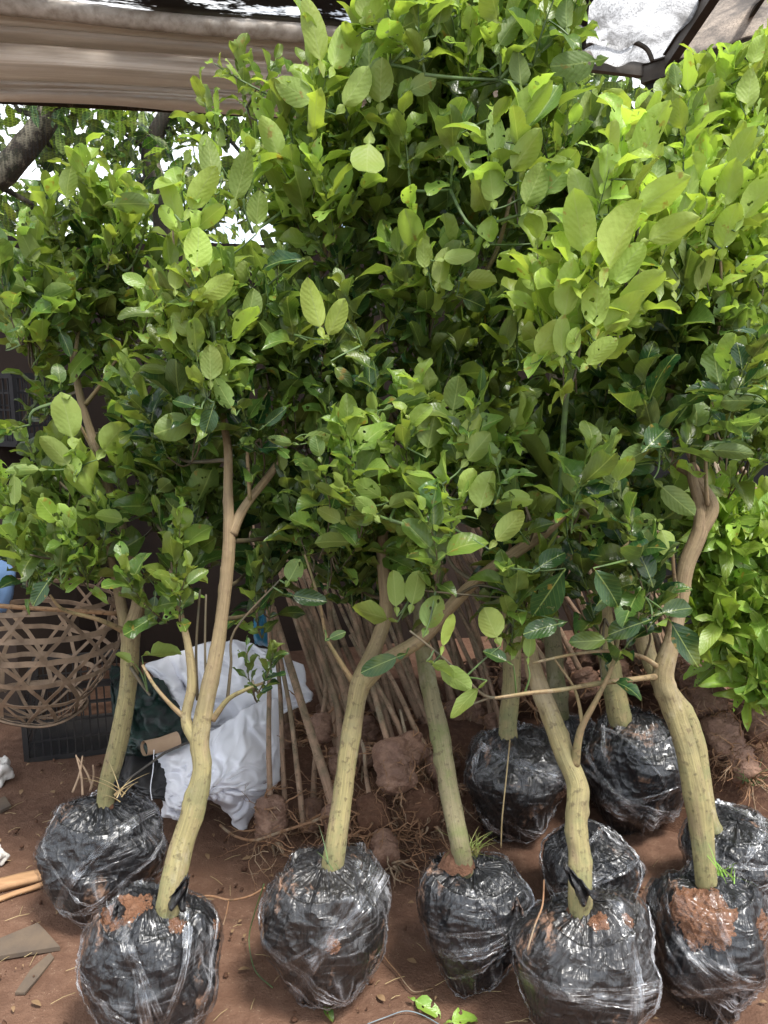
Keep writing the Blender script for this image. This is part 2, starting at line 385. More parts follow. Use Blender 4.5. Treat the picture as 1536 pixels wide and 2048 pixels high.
def box(mb, c, size, ax=None, mi=0):
    c = Vector(c); X, Y, Z = ax if ax else (Vector((1, 0, 0)), Vector((0, 1, 0)), Vector((0, 0, 1)))
    v = []; s = [q/2 for q in size]
    for a in (-1, 1):
        for b in (-1, 1):
            for d in (-1, 1): v.append(tuple(c+X*s[0]*a+Y*s[1]*b+Z*s[2]*d))
    f = [(0, 1, 3, 2), (4, 6, 7, 5), (0, 4, 5, 1), (2, 3, 7, 6), (0, 2, 6, 4), (1, 5, 7, 3)]
    mb.add(v, f, [(q[0], q[2]) for q in v], mi)
def barbox(mb, a, b, w, h, up=Vector((0, 0, 1)), mi=0):
    a = Vector(a); b = Vector(b); X = (b-a); L = X.length; X.normalize(); Y = up.cross(X)
    if Y.length < 1e-4: Y = Vector((1, 0, 0)).cross(X)
    Y.normalize(); Z = X.cross(Y); box(mb, (a+b)/2, (L, w, h), (X, Y, Z), mi)
def grid(mb, fn, nu, nv, thick=0.0, mi=0):
    vs = [fn(i/nu, j/nv) for j in range(nv+1) for i in range(nu+1)]
    uv = [(i/nu, j/nv) for j in range(nv+1) for i in range(nu+1)]
    w = nu+1; f = [(j*w+i, j*w+i+1, (j+1)*w+i+1, (j+1)*w+i) for j in range(nv) for i in range(nu)]
    if thick:
        A = np.array([tuple(v) for v in vs]).reshape(nv+1, nu+1, 3)
        du = np.gradient(A, axis=1); dv = np.gradient(A, axis=0); n = np.cross(du, dv); n /= (np.linalg.norm(n, axis=2, keepdims=True)+1e-9)
        B = (A-n*thick).reshape(-1, 3); N0 = len(vs)
        vs = [tuple(v) for v in vs]+[tuple(b) for b in B]; uv = uv+uv
        f = f+[tuple(q+N0 for q in reversed(ff)) for ff in f]
        edge = [j*w for j in range(nv+1)]; 
        for lst in ([i for i in range(w)], [nv*w+i for i in range(w)][::-1], [j*w for j in range(nv+1)][::-1], [j*w+nu for j in range(nv+1)]):
            for a, b in zip(lst[:-1], lst[1:]): f.append((b, a, a+N0, b+N0))
    mb.add([tuple(v) for v in vs], f, uv, mi)

# ------------------------------------------------------------------ leaves
# rows: (y along leaf, half width factor); first rows are the small heart-shaped winged petiole of a citrus leaf
ROWS_W = [(0, .03), (.05, .13), (.13, .33), (.19, .30), (.225, .05), (.27, .40), (.36, .78), (.50, .98), (.66, 1.0), (.82, .82), (.94, .50), (1.0, .06)]
ROWS_P = [(0, .04), (.05, .04), (.10, .20), (.2, .5), (.32, .8), (.46, .98), (.6, 1.0), (.74, .82), (.88, .48), (.96, .2), (1.0, .0)]
COLS = [-1, -.5, 0, .5, 1]
STEMS = []
class Leaves:
    def __init__(s): s.d = []; STEMS.clear()
    def add(s, base, d, n, L, W, bend=.15, fold=.25, age_shade=.4, wave=.1, wing=True, rv=None):
        s.d.append((tuple(base), tuple(d), tuple(n), L, W, bend, fold, age_shade, wave, wing, rnd.random() if rv is None else rv, rnd.random()*6.28))
    def build(s, name, mat, parent):
        V = []; Fc = []; UV = []; AG = []; RN = []; off = 0
        for wing, rows in ((True, ROWS_W), (False, ROWS_P)):
            D = [x for x in s.d if x[9] == wing]
            if not D: continue
            B = np.array([x[0] for x in D]); d = np.array([x[1] for x in D]); n = np.array([x[2] for x in D])
            L, W, bend, fold, age_shade, wave = [np.array([x[k] for x in D])[:, None] for k in (3, 4, 5, 6, 7, 8)]
            ph = np.array([x[11] for x in D])[:, None]; rv = np.array([x[10] for x in D])[:, None]
            d = d/(np.linalg.norm(d, axis=1, keepdims=True)+1e-9)
            n = n-(n*d).sum(1, keepdims=True)*d; n = n/(np.linalg.norm(n, axis=1, keepdims=True)+1e-9)
            sd_ = np.cross(d, n)
            y = np.array([r[0] for r in rows for c in COLS])[None]; w = np.array([r[1] for r in rows for c in COLS])[None]; u = np.array([c for r in rows for c in COLS])[None]
            asym = 1+.10*np.sin(ph*3)*np.sign(u)
            x = u*w*W/2*asym*(1-.25*np.abs(fold))
            th = bend*2.0*y; yy = np.where(np.abs(bend) < 1e-3, y*L, L*np.sin(th)/(2*bend+1e-9)); zz = -L*(1-np.cos(th))/(2*bend+1e-9)
            z = fold*np.abs(x)*1.3 + zz + wave*W*.34*np.sin(ph+y*9+u*1.9)*np.abs(u) + wave*W*.16*np.sin(ph*2+y*17)*np.abs(u)
            x = x + L*.07*np.sin(ph)*y*y
            pt = B[:, None, :]+sd_[:, None, :]*x[..., None]+d[:, None, :]*yy[..., None]+n[:, None, :]*z[..., None]
            N, K = x.shape; V.append(pt.reshape(-1, 3))
            nr, nc = len(rows), len(COLS)
            q = np.array([(r*nc+c, r*nc+c+1, (r+1)*nc+c+1, (r+1)*nc+c) for r in range(nr-1) for c in range(nc-1)])
            Fc.append((q[None]+(np.arange(N)*K)[:, None, None]+off).reshape(-1, 4)); off += N*K
            uv = np.stack([np.broadcast_to(.5+u*w*.5, x.shape), np.broadcast_to(y, x.shape)], -1).reshape(-1, 2); UV.append(uv)
            AG.append(np.broadcast_to(age_shade, x.shape).ravel()); RN.append(np.broadcast_to(rv, x.shape).ravel())
        V = np.concatenate(V); Fc = np.concatenate(Fc); UV = np.concatenate(UV); AG = np.concatenate(AG); RN = np.concatenate(RN)
        me = bpy.data.meshes.new(name); org = np.array(parent_world(parent)) if parent else V.mean(0)
        V = V-org
        me.vertices.add(len(V)); me.vertices.foreach_set('co', V.astype(np.float32).ravel())
        me.loops.add(len(Fc)*4); me.loops.foreach_set('vertex_index', Fc.ravel().astype(np.int32))
        me.polygons.add(len(Fc)); me.polygons.foreach_set('loop_start', (np.arange(len(Fc))*4).astype(np.int32))
        me.update(calc_edges=True)
        ul = me.uv_layers.new(name='UVMap'); ul.data.foreach_set('uv', UV[Fc.ravel()].astype(np.float32).ravel())
        for nm, arr in (('age_shade', AG), ('rnd', RN)):
            at = me.attributes.new(nm, 'FLOAT', 'POINT'); at.data.foreach_set('value', arr.astype(np.float32))
        me.polygons.foreach_set('use_smooth', [True]*len(Fc)); me.materials.append(MATS[mat]); me.update()
        o = bpy.data.objects.new(name, me); sc.collection.objects.link(o)
        if parent: o.parent = parent
        else: o.location = org
        return o
def rv(s=1.0): return Vector((rnd.gauss(0, s), rnd.gauss(0, s), rnd.gauss(0, s)))
def shoot(lv, tw, p0, d, length, n, L, age_shade, r=.0022, wr=.5, start=.1, green=True, wing=True, droop=0.0, nring=5):
    """leafy shoot: stem tube (into tw) with spirally set leaves (into lv)"""
    d = d.normalized(); side = rv().cross(d)
    side = side.normalized() if side.length > 1e-4 else Vector((1, 0, 0))
    pts = []
    for i in range(nring):
        t = i/(nring-1); pts.append(p0+d*length*t+side*length*.10*math.sin(t*2.6)+Vector((0, 0, 1))*length*(.10-droop)*t*t)
    tube(tw, pts, [r*(1-.6*i/(nring-1)) for i in range(nring)], 5, cap=True, mi=0 if green else 1)
    STEMS.extend((q_, r*.7) for q_ in pts)
    ph = rnd.random()*6.28
    for i in range(n):
        t = start+(1-start)*(i/max(1, n-1)); t = min(1, max(0, t+rnd.uniform(-.03, .03)))
        k = t*(nring-1); a = min(int(k), nring-2); p = pts[a].lerp(pts[a+1], k-a); sdn = (pts[a+1]-pts[a]).normalized()
        ph += 2.4+rnd.uniform(-.4, .4)
        o1 = sdn.orthogonal().normalized(); o2 = sdn.cross(o1); rad = o1*math.cos(ph)+o2*math.sin(ph)
        ang = R(54-32*t+rnd.uniform(-15, 15))
        ld = sdn*math.cos(ang)+rad*math.sin(ang)+Vector((0, 0, 1))*rnd.uniform(-.12, .16)+rv(.10)
        ld.normalize()
        nn = sdn*1.0-rad*.45+rv(.28)
        size = L*(.72+.55*math.sin(math.pi*min(1, .12+.8*t)))*rnd.uniform(.72, 1.2)
        a_ = min(1, max(0, age_shade+rnd.gauss(0, .13)+(.12 if t > .8 else 0)))
        lv.add(p, ld, nn, size, size*wr*rnd.uniform(.74, 1.16), rnd.uniform(-.3, .65), rnd.uniform(.05, .6), a_, rnd.uniform(.15, .75), wing)

# ------------------------------------------------------------------ wrapped root ball
class Ball:
    def __init__(s, c, a, b, seed, pear=.12, lump=.09):
        s.c = Vector(c); s.a = a; s.b = b; s.seed = seed; s.pear = pear; s.lump = lump
    def pt(s, d, off=0.0, fine=True):
        d = Vector(d).normalized(); q = d*1.6+Vector((s.seed*7.3, s.seed*1.7, 0))
        k = 1+s.lump*2.0*mnoise.noise(q)+s.lump*.6*mnoise.noise(q*2.3)
        hx = 1+s.pear*(d.z-.25)
        if fine:
            az = math.atan2(d.y, d.x); up = max(0.0, d.z)
            wz = q*2.2+Vector((0, 0, d.z*1.5)); w = Vector((mnoise.noise(wz), mnoise.noise(wz+Vector((9, 3, 1))), mnoise.noise(wz+Vector((1, 7, 5)))))
            e = q*2.3+w*1.3
            r1 = 1-abs(mnoise.noise(e))*2.4; r2 = 1-abs(mnoise.noise(e*2.3+w))*2.4
            k += .036*max(0, r1)**3+.014*max(0, r2)**4
            # pleats gathered towards the neck
            pl = mnoise.noise(Vector((math.cos(az)*6, math.sin(az)*6, d.z*.9+s.seed)))
            k += .045*up*up*pl
        kz = k if d.z < 0 else k*(.9 if d.z > .8 else 1)
        z = d.z
        if z < -.80: z = -.80+(z+.80)*.4          # rests flat on the soil
        tp_ = 1-.10*max(0, z)**2
        return s.c+Vector((d.x*s.a*hx*k*tp_, d.y*s.a*hx*k*tp_, z*s.b*kz*1.02))+d*off
def dirv(th, ph): return Vector((math.sin(th)*math.cos(ph), math.sin(th)*math.sin(ph), math.cos(th)))
def root_ball(root, c, a, b, seed, mat='black_plastic', soil=(), bands=3, film_on=True, flaps=1, nu=180, nv=120, pear=.2):
    bl = Ball(c, a, b, seed, pear); mb = MB()
    grid(mb, lambda u, v: bl.pt(dirv(.02+v*3.10, -u*2*math.pi)), nu, nv)
    ball = mb.build('root_ball', mat, root)
    rr = random.Random(seed)
    # thin clear stretch film over the black bag
    if film_on:
        class F2(Ball): pass
        f2 = F2(c, a*1.012, b*1.012, seed+.37, bl.pear, bl.lump); f2.seed = bl.seed
        mb = MB()
        def ff(u, v):
            d = dirv(.35+v*2.5, -u*2*math.pi); q = d*3+Vector((seed*3.3, 2, 1))
            return bl.pt(d, .008+.003*max(0, 1-2.6*abs(mnoise.noise(q*.8)))**3)
        grid(mb, ff, 110, 70)
        mb.build('clear_film', 'clear_film', ball)
    for k in range(bands):
        nrm = Vector((rr.uniform(-.5, .5), rr.uniform(-.75, .3), rr.uniform(.5, 1))).normalized() if k % 3 else Vector((rr.uniform(-.9, .9), rr.uniform(-.5, .5), rr.uniform(.1, .6))).normalized()
        A = nrm.orthogonal().normalized(); B = nrm.cross(A); sh = rr.uniform(-.35, .35); wd = rr.uniform(.05, .20)
        mb = MB()
        def fb(u, v, A=A, B=B, nrm=nrm, sh=sh, wd=wd):
            an = u*2*math.pi; wv = wd*(1+.4*mnoise.noise(Vector((math.cos(an)*2, math.sin(an)*2, seed+k))))
            d = A*math.cos(an)+B*math.sin(an)+nrm*(sh+(v-.5)*wv)
            return bl.pt(d, .009+.003*mnoise.noise(Vector((v*9, math.cos(an)*2, math.sin(an)*2+seed))), True)
        grid(mb, fb, 140, 10)
        mb.build('film_strap', 'film_strap', ball)
    for (px, py, rp, mt) in soil:       # bare soil where the bag has torn
        tgt = ray(px, py); o = Vector((0, 0, H)); best = None
        for i in range(400):          # march to the ball's surface
            p = o+tgt*(1.2+i*.006); dd = p-bl.c; e = Vector((dd.x, dd.y, dd.z))
            if (p-bl.c).length <= (bl.pt(dd)-bl.c).length: best = dd.normalized(); break
        if best is None: continue
        A = best.orthogonal().normalized(); B = best.cross(A); an_r = m(rp, bl.c)/a; mb = MB()
        def fs(u, v):
            x, y = (u*2-1), (v*2-1); rr_ = max(abs(x), abs(y)); sc_ = 1/max(1e-6, math.hypot(x, y))*rr_ if rr_ > 0 else 1
            x, y = x*sc_, y*sc_
            e = 1+.5*mnoise.noise(Vector((x*1.6, y*1.6, seed+px*.01)))+.2*mnoise.noise(Vector((x*5, y*5, seed+px*.01))); r0 = math.hypot(x, y)
            d = best+(A*x+B*y)*an_r*e
            off = -.003+.010*(1-r0**3)+.004*mnoise.noise(d*16)+.0035*mnoise.noise(d*38)+.002*mnoise.noise(d*80)
            return bl.pt(d, off if r0 < .97 else -.01, True)
        grid(mb, fs, 70, 70)
        mb.build('soil_patch', mt, ball)
    return bl, ball
def neck_soil(ball, bl, p, r, seed, mat='wet_soil'):
    mb = MB()
    def fn(u, v):
        an = u*2*math.pi; rr_ = v*r*(1+.35*mnoise.noise(Vector((math.cos(an)*1.5, math.sin(an)*1.5, seed))))
        return Vector(p)+Vector((-math.cos(an)*rr_, math.sin(an)*rr_, -.012-.05*v*v+.014*mnoise.noise(Vector((math.cos(an)*v*4, math.sin(an)*v*4, seed)))))
    grid(mb, fn, 40, 10); return mb.build('soil_mound', mat, ball)
def flap(ball, p, tip, w, seed):
    """crumpled ear of plastic standing beside the trunk"""
    p, tip = Vector(p), Vector(tip); ax = tip-p; sdv = ax.cross(Vector((0, 1, .2))).normalized(); nv_ = ax.cross(sdv).normalized(); mb = MB()
    def fn(u, v):
        ww = w*(1-.8*v)*(1+.3*mnoise.noise(Vector((v*4, seed, 0))))
        return p+ax*v+sdv*(u-.5)*ww+nv_*(.012*math.sin(u*11+v*4+seed)*(1-.5*v)+.012*mnoise.noise(Vector((u*4, v*5, seed))))
    grid(mb, fn, 14, 14, .0015); mb.build('plastic_flap', 'black_plastic', ball)

# ------------------------------------------------------------------ sapling builder
WS = {1: .68, 2: .86, 3: .74, 4: .78, 5: .85, 6: .92, 7: .85, 9: .96, 10: .92, 11: .9}
def px_path(pts): return [P(a, b, Y) for a, b, Y, w in pts], [m(w/2, P(a, b, Y)) for a, b, Y, w in pts]
def sapling(label, ballspec, trunk, branches=(), clumps=(), shoots=(), keys=(), bark_m='trunk_bark', br_m='branch_bark', leafm='citrus_leaf', seed=1, group='citrus saplings with wrapped root balls', flaps=(), twigs=()):
    rnd.seed(seed*101); ws = WS.get(seed, .9); trunk = [(a_, b_, c_, w_*ws) for a_, b_, c_, w_ in trunk]; branches = [[(a_, b_, c_, w_*(ws+.12 if w_ > 24 else ws)) for a_, b_, c_, w_ in q_] for q_ in branches]
    tp, tr = px_path(trunk)
    bs = dict(ballspec); bpx, bpy_, bw, bh = bs['px']
    # place the ball on the ground: half height b, centre at z=b*.86
    th = PITCH+math.atan((bpy_-CY)/F); b = .17
    for _ in range(6):
        c = G(bpx, bpy_, b*.86+bs.get('lift', 0)); a = m(bw/2, c); b = max(a*.8, math.sqrt(max(1e-4, m(bh/2, c)**2-(a*math.sin(th))**2))/math.cos(th))
        b = min(b, a*1.3)
    c = G(bpx, bpy_, b*.84+bs.get('lift', 0)); a = m(bw/2, c)/1.11; b = b/1.09
    root = empty('citrus_sapling', (c.x, c.y, bs.get('lift', 0)), label, 'sapling', group)
    # trunk base is moved in depth onto the ball
    dY = (c.y+bs.get('dy', 0.0))-trunk[0][2]
    def sh(pts): return [(x, y, Y+dY, w) for x, y, Y, w in pts]
    trunk = sh(trunk); branches = [sh(q) for q in branches]
    tp, tr = px_path(trunk)
    bl, ball = root_ball(root, c, a, b, seed, bs.get('mat', 'black_plastic'), bs.get('soil', ()), bs.get('bands', 3)+2, pear=bs.get('pear', .2))
    base_in = tp[0].lerp(Vector((c.x, c.y, c.z)), .45)
    mb = MB(); q, r_ = catmull([base_in]+tp, [tr[0]*1.05]+tr, 11); tube(mb, q, r_, 26, .13, seed=seed, knots=9)
    mb.build('trunk', bark_m, root)
    neck_soil(ball, bl, tp[0]+Vector((0, 0, -.004)), a*.30, seed)
    for (fx, fy, tx, ty, w) in flaps:
        p0 = P(fx, fy, c.y-.03); flap(ball, p0, P(tx, ty, c.y-.02), m(w, p0), seed+fx)
    skel = [(p, rr_) for p, rr_ in zip(q[len(q)//2:], r_[len(q)//2:])]
    for i, bpts in enumerate(branches):
        bp, br = px_path(bpts); mb = MB(); qq, rr2 = catmull(bp, br, 6); tube(mb, qq, rr2, 12, .10, seed=seed+i)
        mb.build('branch', 'green_twig' if (seed == 9 and i == 0) else br_m if br[0] < .014 else bark_m, root)
        skel += list(zip(qq[2:], rr2[2:]))
    lv = Leaves(); tw = MB()
    for s_ in shoots:       # explicit: base px, tip px, Y, leaf count, leaf length px, age
        (x0, y0, x1, y1, Y, n, lp, ag) = s_[:8]; Y += dY
        p0 = P(x0, y0, Y); p1 = P(x1, y1, Y-.05)
        near = min(skel, key=lambda k: (k[0]-p0).length)[0]
        if (near-p0).length > .02:
            mid = near.lerp(p0, .5)+rv(.012); qq, rr2 = catmull([near, mid, p0], [.005, .004, .0035], 4); tube(tw, qq, rr2, 6, mi=0)
        shoot(lv, tw, p0, p1-p0, (p1-p0).length, n, m(lp, p1), ag, .0034, .5, .12, nring=7)
        for k in range(4): skel.append((p0.lerp(p1, k/4), .003))
    for cl in clumps:
        x, y, rx, ry, Y, n, ag, lp = cl[:8]; Y += dY; dr = cl[8] if len(cl) > 8 else .09
        c0 = P(x, y+ry*.35, Y)
        near, nrad = min(skel, key=lambda k: (k[0]-c0).length+(.6*max(0, k[0].z-c0.z)))
        mid = near.lerp(c0, .55)+Vector((rnd.gauss(0, .02), rnd.gauss(0, .02), -.02))
        qq, rr2 = catmull([near, mid, c0], [min(nrad*.6, .007), .0045, .003], 5); tube(tw, qq, rr2, 7, .1, mi=1)
        loc = [k for k in qq[3:]]
        n = max(1, round(n*.50)); lp *= 1.24; ag = .46+(ag-.42)*1.45 if Y < 2.42 else .34+(ag-.4)*1.2  # rear clumps get darker leaves: shade inside the crowns put into their colour
        for i in range(n):
            an = rnd.random()*6.28; rr_ = math.sqrt(rnd.random())
            tx, ty = x+math.cos(an)*rr_*rx, y+math.sin(an)*rr_*ry
            T = P(tx, ty, Y+rnd.gauss(0, dr)); src = min(loc, key=lambda k: (k-T).length+.5*max(0, k.z-T.z)+rnd.random()*.05)
            dd = (T-src); upv = Vector((math.cos(an)*.35, rnd.gauss(-.12, .3), 1.15)); sd2 = (dd.normalized()*.5+upv).normalized()
            ln = rnd.uniform(.12, .21)*lp/66; s0 = T-sd2*ln*.6
            if (s0-src).length > .015:
                mid = src.lerp(s0, .5)+Vector((0, 0, -.1*(s0-src).length))+rv(.006); qq, rr2 = catmull([src, mid, s0], [.0032, .0026, .002], 4); tube(tw, qq, rr2, 5, cap=False, mi=1)
            shoot(lv, tw, s0, sd2, ln, rnd.randint(9, 14), m(lp, T)*rnd.uniform(.8, 1.1), min(1, max(0, ag+rnd.gauss(0, .17))), .002, .52, 0.0, rnd.random() < .5)
            if i % 3 == 0: loc.append(s0)
    for tg in twigs:      # bare crooked twigs: list of (x,y,Y,w)
        bp, br = px_path(sh(tg)); qq, rr2 = catmull(bp, br, 5); tube(tw, qq, rr2, 6, .15, mi=1); skel += list(zip(qq[1:], rr2[1:]))
    for kf in keys:      # single conspicuous leaves
        x, y, an, lp, Y, ag = kf[:6]; wr = kf[6] if len(kf) > 6 else .5; face = kf[7] if len(kf) > 7 else -1
        Y += dY; an = R(an); ctr = P(x, y, Y); pool = skel+STEMS
        for _ in range(3):      # hang the leaf close to a twig instead of far in front of it
            dn = min((k[0]-ctr).length for k in pool)
            if dn > .09: Y += .35*(dn-.07); ctr = P(x, y, Y)
        L = m(lp, ctr)
        X_ = Vector((1, 0, 0)); U_ = Vector((0, math.sin(PITCH), math.cos(PITCH))); V_ = Vector((0, -math.cos(PITCH), math.sin(PITCH)))
        d = X_*math.cos(an)+U_*math.sin(an)+V_*rnd.uniform(-.25, .25); d.normalize()
        nn = V_*face+rv(.22)+Vector((0, 0, .45)); bpt = ctr-d*L*.5
        lv.add(bpt, d, nn, L*1.12, L*wr*1.05, rnd.uniform(.0, .35), rnd.uniform(.08, .4), ag, rnd.uniform(.12, .3), kf[8] if len(kf) > 8 else True, rnd.uniform(.2, .85))
        near = min(skel+STEMS, key=lambda k: (k[0]-bpt).length)[0]
        if (near-bpt).length > .004:
            mid = near.lerp(bpt, .6)+Vector((0, 0, -.02*(near-bpt).length))+rv(.004); qq, rr2 = catmull([near, mid, bpt], [.0026, .002, .0014], 4); tube(tw, qq, rr2, 5, cap=False, mi=0)
    if lv.d:
        cr = lv.build('crown', leafm, root)
        t_ = tw.build('twigs', ['green_twig', 'brown_twig'], cr)
    return root
exec_order = None
# ================================================================== SETTING
mb = MB()
def sgn(t): return math.copysign(abs(t)**3, t)
def gfn(u, v):
    x = sgn(u*2-1)*45; x = (u*2-1)*4+sgn(u*2-1)*45; vv = v*2-1; y = 2.4+vv*3.2+sgn(vv)*45
    z = .012*mnoise.noise(Vector((x*2.3, y*2.3, 0)))+.007*mnoise.noise(Vector((x*7, y*7, 3)))+.004*mnoise.noise(Vector((x*19, y*19, 3)))
    return (x, y, z-.004)
grid(mb, gfn, 300, 300)
g = mb.build('ground', 'ground_soil'); tag(g, kind='structure')
# raised heap of soil under the bundles of bare seedlings
def heap(name, pts, hgt, label):
    mb = MB(); (cx, cy, ax, ay) = pts
    def fn(u, v):
        an = u*2*math.pi; r = v*(1+.18*mnoise.noise(Vector((math.cos(an)*1.4, math.sin(an)*1.4, cx))))
        x, y = cx-math.cos(an)*ax*r, cy+math.sin(an)*ay*r
        return (x, y, hgt*(1-v*v)**1.0-.02+.03*mnoise.noise(Vector((x*6, y*6, 1)))*(1-v)+.012*mnoise.noise(Vector((x*22, y*22, 1))))
    grid(mb, fn, 70, 26); o = mb.build(name, 'wet_soil'); return tag(o, label, 'soil heap')
o = heap('soil_heap', (.25, 3.05, 1.0, .65), .12, 'x'); o['kind'] = 'structure'; del o['label'], o['category']
o = heap('soil_heap', (1.55, 2.95, .85, .75), .34, 'x'); o['kind'] = 'structure'; del o['label'], o['category']

# ------------------------------------------------------------------ shelter: pipe, rolled tarp, nets, beams, wall
ZP = 3.1
A0 = P(0, 12, 3.73); A1 = P(1165, 122, 4.32); AD = (A1-A0).normalized()
BK = lambda s, z: Vector((A0.x+AD.x*s, A0.y+AD.y*s, z))      # the back line of the shelter
CR_ = P(1292, 150, 4.42); CR_.z = ZP
RG1 = P(1560, 66, 3.95); RD = Vector((RG1.x-CR_.x, RG1.y-CR_.y, 0)).normalized()
LB = (Vector((CR_.x, CR_.y, 0))-Vector((A0.x, A0.y, 0))).length

def pipe(label, a, b, r, mat, name='roof_pipe', cat='pipe', group=None):
    mb = MB(); a, b = Vector(a), Vector(b); pts = [a.lerp(b, i/16)+Vector((0, 0, .006*math.sin(i*1.3))) for i in range(17)]
    tube(mb, pts, [r]*17, 18, .02); return tag(mb.build(name, mat), label, cat, group)
pipe('long rusty grey roof pipe running above the rolled tarp', A0-AD*1.6+Vector((0, -.12, -.045)), A1+Vector((0, -.12, -.045)), .040, 'pipe_metal')
pipe('short grey pipe rising from the long roof pipe near the top edge', P(353, 40, 3.88), P(358, -190, 3.75), .022, 'pipe_metal', 'upright_pipe')
def beam(label, a, b, w, h):
    mb = MB(); barbox(mb, a, b, w, h); barbox(mb, Vector(a)+Vector((0, 0, h*.5+.004)), Vector(b)+Vector((0, 0, h*.5+.004)), w*1.5, .008)
    return tag(mb.build('roof_beam', 'beam_metal', smooth=False), label, 'beam')
beam('dark metal beam on the right rising from the shelter corner to the right edge', P(1285, 152, 4.42), P(1700, 30, 3.8), .05, .085)
beam('dark metal beam between the tall crown and the shelter corner', P(1120, 120, 4.3), P(1284, 140, 4.41), .04, .07)
beam('slanting dark strut rising from the corner across the bright roof sheet', P(1338, 124, 4.3), P(1460, -60, 3.6), .045, .06)
beam('thin rusty strut behind the brownish roof film at the top right', P(1478, 66, 4.1), P(1560, -60, 3.6), .02, .03)
# rolled tarp
def tarp_fn(u, v):
    s = -1.7+u*4.35; p = BK(s, 0); top = 3.055; bot = 2.69+.012*math.sin(s*2)+.018*s
    v2 = v; z = top+(bot-top)*v2
    prof = .018*math.sin(v*math.pi)+.035*abs(math.sin(v*math.pi*1.0))*0
    for (c_, w_, h_) in ((.08, .07, .03), (.24, .07, .055), (.60, .21, .12), (.84, .05, .075), (.94, .06, .08)):
        q = (v-c_-.010*math.sin(s*1.4+c_*9))/w_
        if abs(q) < 1: prof += h_*math.sqrt(1-q*q)
    prof += .006*mnoise.noise(Vector((s*1.2, v*7, 0)))+.003*mnoise.noise(Vector((s*5, v*20, 3)))
    return Vector((p.x, p.y-.03-prof, z+.006*mnoise.noise(Vector((s*1.5, v*3, 5)))))
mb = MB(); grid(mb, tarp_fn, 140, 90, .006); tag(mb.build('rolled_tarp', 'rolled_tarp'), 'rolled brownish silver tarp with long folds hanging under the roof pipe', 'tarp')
mb = MB(); tube(mb, [BK(s/4-1.6, 2.683+.004*s)+Vector((0, -.0, 0)) for s in range(0, 16)], [.012]*16, 8); tag(mb.build('tarp_rod', 'dark_bark'), 'dark thin rod along the lower edge of the rolled tarp', 'rod')
# roof nets
def roof_fn(u, v):
    p0 = BK(-2.6, 0); x1 = 1.04-.5*v if v < .2 else .94+(v-.2)*.9; x = p0.x+(x1-p0.x)*u; yb = p0.y+(x-p0.x)*AD.y/AD.x; y = yb+.05+(2.0-yb)*v
    return Vector((x, y, ZP+.03+.30*v-.07*math.sin(v*math.pi*4)**2*(v > .02)+.03*mnoise.noise(Vector((u*8, v*5, 2)))))
mb = MB(); grid(mb, roof_fn, 70, 40)
tag(mb.build('roof_net', 'roof_net'), 'dark worn netting of the roof above the long pipe', 'netting')
r0 = P(1110, 138, 4.36); r1 = P(1352, 118, 4.34); r2 = P(1475, -80, 3.6); r3 = P(1080, -90, 3.6)
def patch(a, b, c, d, u, v, amp=.02, k=5): return (a.lerp(b, u)).lerp(d.lerp(c, u), v)+Vector((0, 0, amp*mnoise.noise(Vector((u*k, v*k, 1)))))
mb = MB(); grid(mb, lambda u, v: patch(r0, r1, r2, r3, u, v, .05), 40, 30); tag(mb.build('roof_sheet', 'roof_film'), 'bright translucent roof sheet speckled by dark netting above the shelter corner', 'roof sheet')
s1 = P(1346, 136, 4.30); s2 = P(1720, 20, 3.75); s3 = P(1760, -170, 3.3); s4 = P(1462, -80, 3.55)
mb = MB(); grid(mb, lambda u, v: patch(s1, s2, s3, s4, u, v, .03)+Vector((0, 0, .03)), 40, 30); tag(mb.build('roof_film', 'old_film'), 'wrinkled brownish translucent film over the roof right of the strut', 'roof film')
mb = MB(); pts = [P(x, y, 4.2) for x, y in ((1165, 95), (1200, 78), (1245, 78), (1290, 95), (1305, 122))]; q, r_ = catmull(pts, [.012]*5, 6); tube(mb, q, r_, 8)
tag(mb.build('roof_hoop', 'beam_metal'), 'thin curved dark hoop pressed against the bright roof sheet', 'hoop')
# nets on the sides
mb = MB(); grid(mb, lambda u, v: BK(-2.0+u*(LB+2.0), 2.12+v*(ZP-2.12))+Vector((0, .05+.02*mnoise.noise(Vector((u*9, v*3, 0))), 0)), 60, 12)
bn = mb.build('back_net', 'shade_net'); tag(bn, 'fine dark shade net hanging between the brown wall and the roof pipe', 'netting')
def side(s, z): return Vector((CR_.x+RD.x*s, CR_.y+RD.y*s, z))
mb = MB(); grid(mb, lambda u, v: side(u*2.2, 1.2+v*(ZP-1.2-.05))+Vector((0, .04*mnoise.noise(Vector((u*6, v*4, 0))), 0)), 40, 30)
tag(mb.build('side_net', 'side_net'), 'torn dark netting below the right-hand roof beam', 'netting')
mb = MB(); c = (BK(-2.2, 0)+BK(LB+.1, 0))/2+Vector((0, .14, 0)); ax = (AD.copy(), Vector((-AD.y, AD.x, 0)), Vector((0, 0, 1))); ax[0].z = 0
box(mb, c+Vector((0, 0, 1.07)), (LB+2.5, .06, 2.16), ax); tag(mb.build('back_wall', 'wall_brown', smooth=False), 'dark brown boarded wall closing the back of the shelter', 'wall')
mb = MB(); ax = (RD, Vector((-RD.y, RD.x, 0)), Vector((0, 0, 1))); box(mb, side(1.25, .62)+Vector((0, .12, 0)), (2.4, .05, 1.25), ax); tag(mb.build('side_wall', 'dark_panel', smooth=False), 'low dark panel wall under the torn netting on the right', 'wall')
mb = MB()
for i in range(9): barbox(mb, side(.75+i*.055, 1.25), side(.75+i*.055, 2.35), .004, .004, Vector((1, 0, 0)))
for i in range(18): barbox(mb, side(.7, 1.3+i*.06), side(1.25, 1.3+i*.06), .004, .004)
